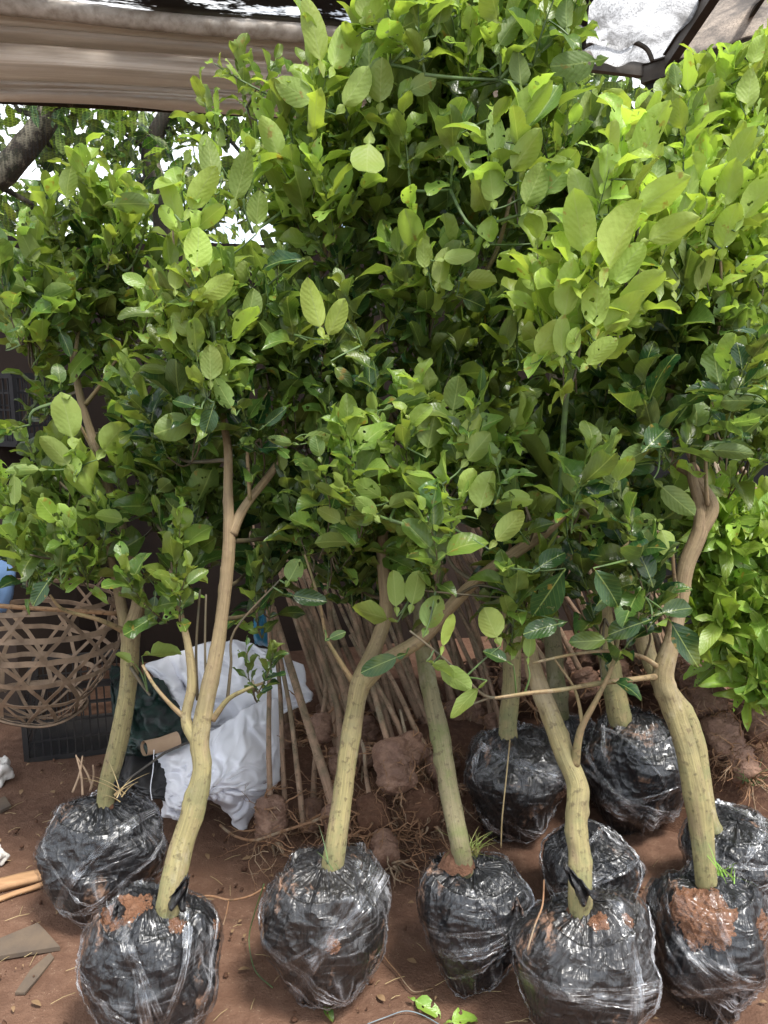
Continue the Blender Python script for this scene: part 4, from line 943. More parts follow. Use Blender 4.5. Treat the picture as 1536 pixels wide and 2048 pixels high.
# ================================================================== THE BIG SAPLINGS
# A: far left
sapling('tall sapling at the far left, its ball behind the torn brown-topped ball',
    dict(px=(210, 1708, 262, 262), dusty=0, bands=4),
    [(212, 1588, 2.1, 52), (240, 1470, 2.14, 54), (258, 1360, 2.18, 50), (262, 1270, 2.2, 54), (278, 1195, 2.22, 36), (262, 1110, 2.26, 32), (232, 1020, 2.3, 30), (205, 940, 2.32, 26), (180, 860, 2.34, 24), (160, 790, 2.36, 22), (146, 715, 2.38, 18), (140, 680, 2.4, 8)],
    [[(258, 1290, 2.2, 36), (240, 1200, 2.24, 26), (220, 1110, 2.28, 22), (200, 1050, 2.3, 18), (150, 960, 2.3, 14), (110, 900, 2.3, 9)],
     [(258, 1268, 2.2, 20), (200, 1240, 2.14, 14), (128, 1220, 2.1, 10), (100, 1190, 2.08, 6)],
     [(172, 808, 2.35, 14), (205, 765, 2.33, 11), (240, 715, 2.32, 9), (330, 670, 2.3, 6)],
     [(148, 725, 2.38, 12), (165, 600, 2.36, 9), (172, 500, 2.34, 8), (195, 415, 2.32, 6)],
     [(205, 940, 2.3, 10), (160, 850, 2.25, 8), (125, 790, 2.2, 6)]],
    clumps=[(60, 620, 60, 40, 2.3, 6, .42, 66), (130, 540, 65, 40, 2.35, 9, .5, 62), (190, 480, 60, 40, 2.35, 8, .55, 62), (250, 530, 60, 50, 2.35, 7, .45, 60), (60, 660, 65, 50, 2.3, 6, .38, 66), (165, 600, 80, 70, 2.35, 9, .38, 60), (260, 590, 80, 80, 2.4, 10, .35, 58), (220, 700, 100, 60, 2.4, 10, .3, 58), (300, 560, 40, 50, 2.4, 4, .4, 60), (270, 830, 60, 70, 2.45, 8, .25, 60), (80, 1040, 80, 50, 2.25, 11, .4, 58), (150, 1110, 85, 50, 2.2, 11, .35, 58), (60, 1120, 55, 45, 2.3, 7, .3, 58), (250, 1000, 70, 60, 2.2, 10, .42, 54), (120, 950, 70, 40, 2.3, 8, .35, 56), (50, 770, 50, 35, 2.5, 3, .3, 56), (310, 1020, 60, 90, 2.6, 9, .2, 56)],
    shoots=[(172, 480, 160, 320, 2.32, 9, 66, .65), (120, 530, 100, 400, 2.3, 10, 62, .55), (60, 600, 45, 480, 2.25, 9, 66, .5), (215, 500, 225, 375, 2.28, 10, 62, .6), (265, 530, 285, 420, 2.3, 9, 60, .5), (20, 660, 8, 540, 2.25, 8, 66, .45), (130, 800, 125, 770, 2.22, 3, 60, .5), (60, 850, 20, 870, 2.2, 6, 58, .5)],
    keys=[(30, 568, 160, 80, 2.15, .42, .62), (62, 505, 110, 76, 2.2, .6, .5), (28, 672, 60, 66, 2.15, .5, .62), (105, 590, 40, 66, 2.2, .45, .6), (140, 848, 100, 105, 2.1, .78, .55), (218, 882, 60, 88, 2.1, .7, .66), (125, 912, 128, 88, 2.1, .68, .5), (30, 968, 275, 66, 2.1, .6, .5), (60, 938, 178, 70, 2.12, .5, .32), (148, 940, 95, 50, 2.1, .7, .6), (250, 405, 5, 95, 2.15, .4, .45), (132, 378, 95, 76, 2.2, .55, .5), (160, 335, 110, 70, 2.25, .7, .4), (84, 1178, 235, 66, 2.0, .05, .58, 1), (320, 1308, 8, 80, 1.95, .6, .62), (255, 1318, 150, 40, 2.0, .6, .5), (128, 676, 300, 60, 2.2, .1, .4, 1), (230, 1035, 165, 60, 2.1, .6, .5), (345, 1205, 25, 75, 2.0, .45, .5), (308, 1210, 265, 70, 2.05, .1, .4, 1)],
    seed=1, flaps=[(250, 1590, 235, 1560, 50)],
    twigs=[[(262, 1335, 2.15, 9), (285, 1370, 2.1, 7), (300, 1390, 2.05, 5)], [(150, 1020, 2.2, 8), (120, 1110, 2.15, 6), (60, 1110, 2.1, 4)]])

# B: second from left, front
sapling('forked sapling second from the left, its ball torn open with red soil on top',
    dict(px=(306, 1945, 290, 330), bands=5, soil=((245, 1830, 48, 'red_soil'), (362, 1860, 20, 'red_soil'), (440, 1868, 16, 'red_soil'))),
    [(340, 1800, 1.75, 58), (362, 1700, 1.8, 56), (390, 1610, 1.84, 52), (404, 1540, 1.87, 42), (400, 1480, 1.9, 44), (412, 1410, 1.93, 42), (432, 1310, 1.97, 34), (444, 1230, 2.0, 30), (455, 1130, 2.03, 28), (458, 1065, 2.05, 28), (456, 980, 2.08, 22), (456, 900, 2.1, 20), (448, 850, 2.12, 16)],
    [[(462, 1068, 2.05, 26), (488, 1015, 2.08, 22), (535, 955, 2.12, 19), (566, 905, 2.16, 17), (572, 830, 2.2, 15), (592, 730, 2.24, 14), (610, 640, 2.27, 14), (632, 570, 2.3, 12), (650, 530, 2.32, 12)],
     [(398, 1485, 1.9, 34), (372, 1440, 1.93, 24), (384, 1370, 1.97, 22), (378, 1300, 2.0, 18), (362, 1230, 2.04, 14), (345, 1160, 2.08, 10), (340, 1080, 2.12, 8)],
     [(375, 1440, 1.93, 14), (342, 1410, 1.93, 10), (308, 1370, 1.93, 8), (285, 1330, 1.95, 6)],
     [(650, 532, 2.32, 10), (648, 420, 2.32, 9), (646, 300, 2.32, 8), (642, 200, 2.3, 6), (638, 90, 2.3, 4)],
     [(650, 532, 2.32, 8), (612, 440, 2.34, 7), (580, 360, 2.34, 5), (560, 300, 2.32, 4)],
     [(650, 535, 2.32, 7), (680, 450, 2.3, 6), (710, 390, 2.28, 4)],
     [(448, 860, 2.12, 10), (440, 720, 2.1, 8), (430, 650, 2.08, 7), (395, 600, 2.05, 6), (355, 530, 2.02, 5), (345, 450, 2.0, 4)],
     [(425, 1440, 1.92, 16), (455, 1400, 1.92, 12), (490, 1380, 1.92, 9), (530, 1365, 1.94, 6)],
     [(500, 1000, 2.08, 10), (495, 900, 2.08, 8), (505, 830, 2.08, 6), (540, 780, 2.1, 5)]],
    clumps=[(395, 800, 70, 60, 2.05, 9, .35, 70), (470, 720, 70, 80, 2.1, 10, .38, 66), (420, 680, 60, 60, 2.05, 8, .42, 68), (360, 740, 50, 50, 2.15, 5, .35, 60), (520, 640, 70, 70, 2.2, 10, .42, 64), (560, 740, 60, 90, 2.25, 10, .3, 62), (440, 600, 50, 30, 2.2, 3, .38, 60), (330, 620, 40, 40, 2.1, 3, .4, 62), (600, 400, 60, 90, 2.35, 11, .5, 62), (680, 420, 70, 90, 2.35, 12, .42, 62), (640, 250, 60, 80, 2.35, 9, .6, 66), (700, 260, 60, 90, 2.4, 10, .5, 66), (560, 560, 70, 60, 2.3, 7, .3, 60), (610, 860, 70, 60, 2.2, 9, .3, 62), (520, 860, 60, 50, 2.1, 8, .3, 62), (380, 960, 70, 70, 2.35, 12, .25, 60), (400, 1080, 70, 70, 2.3, 12, .2, 58), (520, 1100, 70, 50, 2.3, 9, .2, 58), (350, 880, 60, 60, 2.3, 8, .25, 60), (500, 190, 55, 35, 2.5, 4, .5, 44), (690, 560, 60, 60, 2.45, 8, .2, 60), (590, 1010, 60, 60, 2.4, 10, .2, 60), (480, 960, 50, 60, 2.4, 9, .22, 60), (350, 1110, 50, 50, 2.15, 8, .3, 56), (330, 1180, 50, 40, 2.1, 5, .3, 50), (505, 1350, 30, 30, 1.98, 3, .3, 34), (540, 1180, 50, 40, 2.2, 6, .15, 56), (300, 960, 60, 80, 2.5, 9, .2, 58)],
    shoots=[(648, 330, 640, 110, 2.25, 8, 100, .75), (585, 400, 552, 250, 2.28, 8, 78, .7), (420, 650, 352, 450, 1.98, 7, 74, .85), (700, 420, 735, 330, 2.25, 5, 76, .6), (505, 465, 420, 330, 2.15, 6, 76, .6), (430, 350, 400, 210, 2.2, 9, 64, .6), (480, 420, 500, 320, 2.2, 7, 74, .6), (600, 330, 585, 210, 2.25, 8, 82, .75), (700, 240, 715, 90, 2.25, 9, 84, .75), (680, 330, 690, 200, 2.25, 8, 80, .65), (430, 700, 425, 560, 2.0, 9, 74, .55), (540, 190, 430, 140, 2.35, 8, 34, .7), (380, 450, 360, 370, 2.0, 5, 70, .8)],
    keys=[(635, 85, 100, 135, 2.15, .85, .36), (676, 112, 72, 112, 2.15, .8, .42), (704, 190, 50, 100, 2.12, .75, .5), (605, 192, 145, 100, 2.15, .7, .5), (733, 312, 262, 110, 2.1, .72, .62), (550, 290, 108, 92, 2.15, .75, .5), (352, 418, 98, 100, 1.92, .85, .42), (392, 393, 66, 112, 1.92, .92, .42), (396, 512, 84, 90, 1.9, .95, .62), (424, 582, 30, 84, 1.9, .92, .5), (350, 565, 95, 62, 1.92, .8, .5), (410, 440, 40, 95, 1.93, .7, .36), (425, 335, 95, 108, 2.05, .6, .4), (480, 372, 72, 108, 2.05, .6, .42), (513, 430, 88, 74, 2.03, .62, .6), (632, 628, 108, 112, 1.95, 1.0, .42), (668, 650, 60, 90, 1.95, .97, .45), (566, 516, 175, 88, 2.0, .03, .6, 1, False), (375, 808, 160, 66, 1.93, .1, .44, 1), (362, 850, 200, 90, 1.95, .42, .62), (420, 740, 92, 80, 1.93, .6, .55), (420, 832, 250, 60, 1.9, .08, .62, 1), (455, 800, 120, 76, 1.93, .5, .5), (500, 620, 80, 70, 2.0, .55, .6), (440, 625, 95, 66, 1.98, .4, .56), (318, 738, 165, 62, 2.0, .5, .4), (605, 1195, -10, 80, 1.95, .07, .45, 1), (625, 880, -5, 70, 2.0, .5, .5), (570, 885, 170, 60, 2.0, .4, .36), (542, 842, 35, 66, 2.0, .05, .35, 1), (585, 1150, 60, 56, 1.95, .4, .7)],
    seed=2, flaps=[(350, 1815, 376, 1750, 42), (240, 1835, 235, 1800, 30)],
    twigs=[[(455, 1400, 1.95, 9), (462, 1330, 1.96, 6), (470, 1260, 1.97, 5), (560, 1160, 1.98, 4)], [(395, 1400, 2, 8), (392, 1300, 2.02, 6), (400, 1180, 2.05, 5)], [(415, 1440, 1.95, 8), (410, 1300, 1.97, 5), (412, 1190, 2, 5)]])

# C: third, front centre
sapling('broad forked sapling whose round ball stands alone in the lower centre',
    dict(px=(650, 1862, 276, 316), bands=4, pear=.34, mat='dusty_plastic', soil=((668, 1905, 16, 'red_soil'),)),
    [(668, 1712, 1.85, 60), (684, 1600, 1.9, 55), (697, 1500, 1.94, 52), (710, 1420, 1.98, 52), (722, 1365, 2.0, 56), (752, 1290, 2.06, 40), (772, 1220, 2.1, 36), (766, 1120, 2.14, 32), (768, 1010, 2.18, 30), (776, 900, 2.22, 30), (790, 800, 2.26, 26), (806, 700, 2.3, 22), (832, 620, 2.32, 14)],
    [[(722, 1372, 2.0, 44), (768, 1325, 2.0, 38), (845, 1275, 1.99, 32), (905, 1210, 1.98, 30), (960, 1155, 1.97, 28), (1030, 1105, 1.96, 28), (1085, 1068, 1.95, 26), (1130, 1030, 1.95, 18)],
     [(705, 1362, 2.0, 18), (672, 1310, 1.99, 11), (652, 1270, 1.98, 9), (638, 1200, 1.98, 8), (610, 1110, 2.0, 6)],
     [(832, 625, 2.3, 10), (870, 600, 2.25, 8), (900, 560, 2.2, 5)],
     [(1130, 1032, 1.95, 16), (1180, 1010, 1.95, 9), (1220, 985, 1.95, 6)],
     [(768, 990, 2.16, 12), (745, 900, 2.1, 9), (742, 820, 2.08, 8), (745, 750, 2.05, 5)]],
    clumps=[(760, 600, 80, 60, 2.2, 9, .3, 56), (860, 560, 60, 60, 2.15, 9, .55, 60), (720, 740, 60, 60, 2.15, 9, .12, 60), (850, 700, 80, 60, 2.3, 10, .25, 60), (690, 840, 70, 60, 2.15, 9, .3, 60), (860, 800, 70, 60, 2.15, 8, .3, 64), (700, 960, 80, 50, 2.0, 9, .4, 66), (850, 890, 80, 50, 2.0, 10, .5, 66), (930, 930, 60, 60, 2.0, 7, .5, 70), (660, 1060, 70, 60, 2.1, 11, .25, 60), (780, 1090, 70, 60, 2.2, 10, .2, 60), (880, 1060, 80, 60, 2.0, 10, .5, 66), (1150, 990, 55, 40, 1.92, 7, .42, 66), (1050, 1000, 50, 30, 1.92, 5, .5, 62), (600, 1040, 50, 60, 2.2, 8, .2, 60), (700, 1150, 80, 40, 2.25, 9, .2, 60), (860, 1130, 80, 40, 2.2, 8, .2, 58), (960, 780, 50, 60, 2.45, 4, .1, 60), (640, 700, 50, 60, 2.3, 7, .2, 60)],
    shoots=[(870, 600, 850, 520, 2.12, 7, 60, .7), (900, 590, 940, 520, 2.1, 6, 66, .6), (745, 830, 740, 730, 2.0, 6, 62, .15), (780, 1040, 700, 985, 1.9, 6, 76, .6), (905, 1090, 880, 980, 1.88, 7, 80, .72)],
    keys=[(848, 520, 95, 66, 2.02, .75, .5), (880, 545, 80, 84, 2.0, .6, .5), (905, 515, 15, 76, 2.0, .65, .45), (950, 560, 5, 70, 2.0, .7, .6), (940, 600, -15, 60, 2.0, .05, .7, 1), (910, 800, 80, 80, 1.95, .45, .6), (860, 878, 78, 76, 1.9, .5, .72), (805, 805, 20, 84, 1.95, .2, .4), (935, 880, 60, 92, 1.88, .85, .5), (948, 905, 50, 84, 1.86, .62, .6), (680, 745, 310, 60, 1.98, .08, .45, 1), (740, 755, 85, 56, 1.98, .1, .6, 1), (645, 870, 15, 64, 1.98, .3, .6), (700, 945, 170, 60, 1.92, .55, .6), (745, 985, 150, 76, 1.85, .62, .5), (740, 1020, 130, 66, 1.85, .6, .5), (668, 1035, 150, 60, 1.9, .7, .5), (680, 1080, 170, 80, 1.9, .5, .5), (795, 1005, 25, 74, 1.85, .55, .5), (860, 985, 150, 112, 1.83, .68, .46), (965, 995, 75, 90, 1.82, .7, .62), (892, 1034, 180, 92, 1.82, .72, .34), (930, 970, 70, 60, 1.82, .9, .6), (1008, 1064, 48, 92, 1.8, .68, .48), (1020, 1000, 15, 70, 1.84, .85, .6), (755, 1232, 165, 86, 1.85, .65, .62), (790, 1192, 95, 84, 1.85, .66, .5), (830, 1188, 75, 84, 1.85, .62, .5), (862, 1238, 65, 80, 1.83, .45, .62), (772, 1322, 200, 90, 1.86, .12, .42, 1), (668, 1272, 30, 40, 1.9, .1, .5, 1)],
    seed=3, twigs=[[(870, 1000, 1.98, 7), (905, 950, 1.98, 5), (840, 945, 1.98, 5), (700, 915, 2.0, 4)], [(905, 1200, 1.98, 8), (960, 1170, 1.92, 5), (1020, 1195, 1.9, 4), (830, 1180, 1.88, 4)], [(925, 1085, 1.9, 7), (900, 1040, 1.9, 6), (865, 1035, 1.9, 5), (810, 1065, 1.9, 4)]])

# D: fourth, mossy trunk, tallest crown
sapling('mossy-trunked sapling fourth from the left carrying the tallest dark crown',
    dict(px=(945, 1845, 250, 285), bands=4, pear=.34),
    [(918, 1682, 1.98, 50), (900, 1590, 2.05, 52), (882, 1480, 2.12, 50), (862, 1390, 2.18, 44), (846, 1300, 2.24, 40), (842, 1200, 2.3, 36), (850, 1080, 2.36, 32), (865, 960, 2.42, 30), (880, 800, 2.48, 26), (900, 640, 2.54, 24), (915, 480, 2.58, 20), (925, 340, 2.6, 14), (920, 180, 2.6, 8)],
    [[(880, 800, 2.48, 18), (820, 680, 2.45, 12), (780, 560, 2.45, 10), (760, 420, 2.45, 8)], [(900, 640, 2.54, 18), (985, 520, 2.45, 12), (1020, 400, 2.4, 9)],
     [(915, 480, 2.58, 14), (850, 380, 2.5, 10), (800, 250, 2.48, 7), (760, 120, 2.45, 5)], [(925, 340, 2.6, 12), (1000, 240, 2.5, 9), (1060, 120, 2.4, 7), (1110, 0, 2.35, 6)],
     [(925, 340, 2.58, 9), (930, 220, 2.45, 7), (925, 60, 2.4, 6), (905, -60, 2.4, 4)]],
    clumps=[(760, 60, 60, 70, 2.5, 10, .6, 72), (840, 60, 70, 70, 2.45, 12, .5, 72), (930, 60, 70, 70, 2.45, 12, .45, 74), (1020, 50, 70, 60, 2.45, 11, .5, 70), (1090, 60, 40, 60, 2.45, 7, .6, 64), (760, 180, 70, 70, 2.5, 11, .5, 68), (850, 190, 70, 70, 2.5, 12, .42, 68), (950, 180, 70, 70, 2.5, 12, .4, 70), (1050, 170, 70, 70, 2.45, 12, .42, 68), (1110, 200, 35, 50, 2.5, 5, .5, 62), (770, 310, 70, 60, 2.5, 11, .38, 66), (860, 320, 70, 60, 2.5, 12, .33, 66), (960, 320, 70, 60, 2.5, 10, .3, 64), (800, 430, 80, 50, 2.5, 11, .3, 62), (900, 430, 80, 50, 2.5, 9, .18, 60), (730, 380, 50, 70, 2.45, 6, .45, 66), (960, 480, 70, 60, 2.6, 6, .05, 58), (1000, 620, 60, 60, 2.6, 4, .05, 58), (1060, 300, 50, 70, 2.5, 7, .4, 64), (830, 520, 60, 40, 2.5, 5, .15, 58), (700, 660, 70, 60, 2.5, 8, .15, 58), (930, 730, 60, 50, 2.55, 5, .05, 58), (960, 850, 70, 60, 2.45, 9, .2, 60)],
    shoots=[(905, 20, 905, -60, 2.3, 6, 80, .5), (780, 130, 760, -20, 2.25, 9, 88, .65), (850, 150, 840, 10, 2.2, 9, 84, .6), (1000, 160, 985, 20, 2.2, 9, 84, .6), (1130, 180, 1140, 40, 2.25, 9, 72, .6), (820, 380, 800, 240, 2.25, 9, 76, .55), (900, 380, 900, 260, 2.25, 8, 76, .5), (1065, 130, 1110, 10, 2.2, 7, 74, .55), (925, 180, 935, 80, 2.25, 8, 62, .65), (990, 490, 990, 260, 2.1, 9, 92, .66), (1040, 430, 1060, 240, 2.05, 8, 110, .7)],
    keys=[(1165, 128, 195, 110, 2.1, .32, .52), (1042, 228, 62, 125, 2.0, .78, .52), (1042, 318, 50, 104, 1.98, .72, .52), (984, 384, 95, 78, 2.0, .72, .62), (1062, 388, 64, 100, 1.98, .62, .52), (992, 285, 88, 105, 2.02, .7, .36), (1104, 372, 42, 92, 2.0, .62, .52), (955, 272, -5, 66, 2.1, .85, .4), (1130, 470, 20, 70, 2.1, .2, .3, 1), (842, 95, 90, 60, 2.2, .6, .7), (935, 95, 80, 70, 2.2, .75, .3), (960, 120, 85, 50, 2.2, .7, .3), (850, 30, 200, 90, 2.2, .35, .5), (880, 25, 80, 100, 2.15, .3, .5), (1040, 150, 95, 80, 2.15, .42, .6), (1130, 40, 100, 66, 2.15, .3, .62), (1010, 70, 60, 90, 2.15, .45, .45), (780, 60, 130, 90, 2.2, .6, .5), (760, 180, 90, 90, 2.2, .66, .6), (740, 40, 45, 80, 2.2, .75, .5), (835, 175, 20, 66, 2.2, .5, .6), (730, 20, 80, 80, 2.2, .8, .5), (975, 470, 85, 56, 2.05, .75, .8)],
    bark_m='mossy_bark', seed=4)

# H: back centre ball
sapling('sapling on the dusty left one of the two raised back balls',
    dict(px=(1030, 1568, 218, 240), bands=4, lift=0.0, mat='dusty_plastic', soil=((1120, 1590, 24, 'wet_soil'),)),
    [(1016, 1462, 2.3, 46), (1022, 1380, 2.34, 44), (1024, 1290, 2.38, 40), (1018, 1190, 2.42, 36), (1010, 1090, 2.46, 32), (1004, 980, 2.5, 28), (1010, 840, 2.55, 24), (1030, 700, 2.6, 20), (1060, 560, 2.62, 16), (1075, 440, 2.64, 12), (1090, 330, 2.64, 8)],
    [[(1030, 700, 2.6, 12), (980, 600, 2.6, 8), (950, 540, 2.6, 6)], [(1010, 840, 2.55, 12), (1070, 760, 2.45, 9), (1100, 700, 2.4, 6)]],
    clumps=[(1000, 900, 70, 70, 2.4, 10, .28, 62), (1070, 860, 60, 60, 2.35, 9, .4, 64), (1000, 720, 60, 70, 2.5, 8, .22, 60), (1080, 500, 60, 80, 2.6, 9, .4, 62), (1100, 380, 60, 70, 2.6, 9, .5, 62), (1030, 560, 60, 60, 2.6, 6, .2, 60), (1090, 620, 50, 60, 2.55, 7, .4, 62), (970, 1010, 60, 60, 2.45, 8, .2, 60), (1110, 960, 60, 60, 2.4, 8, .3, 62), (1050, 1010, 50, 50, 2.4, 7, .3, 60), (950, 640, 50, 50, 2.6, 6, .12, 58)],
    shoots=[(1015, 800, 1035, 690, 2.1, 6, 66, .5), (1035, 720, 1065, 560, 1.98, 7, 88, .8)],
    keys=[(1052, 590, 72, 112, 1.92, .85, .5), (1077, 545, 72, 66, 1.92, .9, .55), (1011, 682, 85, 82, 1.95, .55, .42), (1082, 688, 48, 96, 1.9, .8, .5), (1060, 740, 0, 56, 1.95, .3, .4), (1095, 700, 10, 60, 1.92, .4, .4), (1050, 795, 30, 60, 2.1, .4, .4)],
    bark_m='trunk_bark', seed=5)

# I: back right ball
sapling('sapling on the larger raised back ball wrapped in a wide whitish film strap',
    dict(px=(1268, 1548, 224, 262), bands=5, lift=0.0),
    [(1238, 1428, 2.4, 50), (1222, 1350, 2.44, 46), (1208, 1260, 2.48, 42), (1202, 1160, 2.52, 36), (1196, 1060, 2.56, 32), (1200, 940, 2.6, 28), (1215, 800, 2.64, 24), (1235, 650, 2.68, 20), (1260, 500, 2.7, 16), (1280, 380, 2.72, 12), (1290, 280, 2.72, 8)],
    [[(1235, 650, 2.68, 14), (1180, 540, 2.66, 10), (1150, 420, 2.64, 7)], [(1260, 500, 2.7, 12), (1220, 380, 2.66, 8), (1200, 280, 2.64, 6)]],
    clumps=[(1190, 300, 45, 45, 2.6, 4, .5, 62), (1250, 330, 40, 40, 2.6, 3, .5, 60), (1140, 340, 50, 80, 2.5, 8, .55, 64), (1210, 400, 60, 70, 2.6, 8, .6, 66), (1290, 420, 60, 80, 2.6, 10, .6, 66), (1180, 800, 70, 60, 2.4, 9, .3, 62), (1260, 760, 70, 70, 2.4, 10, .3, 66), (1310, 640, 60, 70, 2.45, 10, .42, 66), (1190, 960, 80, 60, 2.3, 10, .18, 66), (1270, 900, 60, 60, 2.3, 8, .12, 68), (1180, 1070, 80, 40, 2.35, 8, .15, 64), (1250, 1040, 60, 50, 2.3, 7, .12, 66), (1140, 700, 60, 60, 2.5, 7, .4, 64)],
    keys=[(1192, 238, 88, 84, 2.4, .32, .4), (1232, 240, 100, 80, 2.4, .32, .42), (1200, 300, 90, 60, 2.4, .3, .5), (1170, 220, 75, 80, 2.4, .8, .4), (1330, 320, 70, 88, 2.4, .42, .45)],
    bark_m='trunk_bark', seed=6)

# K: trunk between the two back balls, its own ball behind them
sapling('sapling with a mossy trunk rising between the two raised back balls',
    dict(px=(1132, 1500, 150, 150), bands=2, lift=0.0),
    [(1122, 1462, 2.75, 46), (1114, 1380, 2.78, 44), (1106, 1280, 2.82, 38), (1100, 1180, 2.86, 32), (1096, 1060, 2.9, 26), (1100, 900, 2.94, 24), (1110, 700, 3.0, 18), (1120, 480, 3.02, 12)],
    clumps=[(1110, 1100, 80, 60, 2.7, 9, .15, 58), (1050, 1180, 60, 40, 2.7, 6, .15, 56), (1120, 860, 70, 60, 2.8, 8, .2, 60), (1130, 560, 60, 80, 2.9, 9, .35, 60), (960, 1120, 60, 50, 2.8, 8, .12, 56)],
    bark_m='mossy_bark', seed=7)

# J: small ball between, short-stemmed
sapling('small low ball with pleated top peeping out behind the front right centre trunk',
    dict(px=(1178, 1745, 214, 190), bands=3),
    [(1152, 1668, 2.05, 34), (1150, 1600, 2.1, 32), (1142, 1540, 2.14, 28), (1118, 1470, 2.2, 24), (1095, 1400, 2.24, 20), (1078, 1350, 2.28, 12)], seed=8)

# E: front right-centre
sapling('crooked sapling right of centre whose tall ball is cut by the bottom edge',
    dict(px=(1172, 1945, 290, 330), bands=4, mat='dusty_plastic', soil=((1195, 1850, 18, 'red_soil'), (1260, 1850, 12, 'red_soil'))),
    [(1160, 1800, 1.75, 48), (1160, 1720, 1.79, 48), (1152, 1640, 1.83, 46), (1155, 1570, 1.87, 46), (1130, 1510, 1.9, 42), (1100, 1430, 1.94, 40), (1078, 1370, 1.97, 38), (1064, 1325, 2.0, 32), (1060, 1288, 2.02, 22)],
    [[(1062, 1300, 2.02, 12), (1080, 1180, 2.04, 11), (1110, 1060, 2.04, 11), (1122, 960, 2.02, 11), (1128, 850, 1.98, 12), (1136, 770, 1.95, 13), (1160, 680, 1.92, 10), (1185, 560, 1.9, 8), (1215, 450, 1.88, 6), (1250, 360, 1.86, 4)],
     [(1150, 1530, 1.88, 20), (1162, 1460, 1.88, 15), (1195, 1395, 1.88, 11), (1225, 1330, 1.9, 9), (1240, 1260, 1.92, 6)],
     [(1165, 1450, 1.88, 9), (1150, 1380, 1.9, 6), (1110, 1320, 1.92, 4)]],
    clumps=[(1130, 640, 60, 70, 1.95, 6, .75, 84), (1230, 600, 70, 70, 1.95, 8, .7, 84), (1090, 1180, 60, 50, 2.05, 6, .2, 66), (1190, 420, 60, 60, 1.9, 5, .8, 90), (1260, 420, 60, 60, 1.9, 6, .8, 90), (1020, 1230, 50, 50, 2.0, 4, .4, 60)],
    shoots=[(1190, 560, 1250, 300, 1.84, 11, 124, .85), (1165, 660, 1200, 520, 1.82, 8, 110, .82), (1140, 740, 1120, 620, 1.84, 6, 90, .78)],
    keys=[(1225, 500, 72, 172, 1.7, .88, .52), (1160, 470, 106, 140, 1.72, .82, .45), (1303, 402, 35, 126, 1.72, .95, .5), (1285, 290, 78, 136, 1.75, .85, .5), (1205, 380, 88, 130, 1.78, .78, .42), (1325, 468, 25, 115, 1.72, .9, .45), (1135, 600, 82, 128, 1.74, .82, .42), (1192, 625, 90, 110, 1.72, .82, .5), (1230, 640, 50, 120, 1.75, .88, .5), (1190, 712, 48, 86, 1.7, .85, .52), (1148, 690, 90, 56, 1.7, .85, .65), (1088, 690, 55, 90, 1.76, .88, .56), (1122, 690, 95, 94, 1.74, .8, .38), (1262, 590, 55, 116, 1.76, .9, .5), (1240, 545, 60, 110, 1.76, .92, .5), (1170, 400, 100, 120, 1.78, .8, .4), (1145, 948, -50, 90, 1.8, .45, .6), (1098, 1186, 240, 120, 1.75, .06, .5, 1, False), (1094, 1122, 35, 80, 1.8, .06, .5, 1), (1095, 1252, 190, 84, 1.78, .1, .5, 1), (985, 1258, 115, 74, 1.78, .62, .7), (1000, 1315, 150, 60, 1.78, .1, .55, 1), (1060, 1300, 80, 60, 1.8, .6, .5), (900, 1350, -28, 84, 1.8, .62, .5), (938, 1392, 220, 96, 1.76, .55, .35), (890, 1272, 78, 80, 1.8, .85, .3), (880, 1335, -25, 60, 1.8, .6, .6)],
    seed=9, flaps=[(1178, 1800, 1128, 1728, 42), (1035, 1830, 1030, 1795, 30)],
    twigs=[[(1060, 1385, 1.85, 10), (980, 1395, 1.84, 7), (930, 1355, 1.83, 5), (880, 1310, 1.82, 5), (820, 1262, 1.82, 4)], [(980, 1395, 1.84, 6), (940, 1410, 1.84, 4)]])

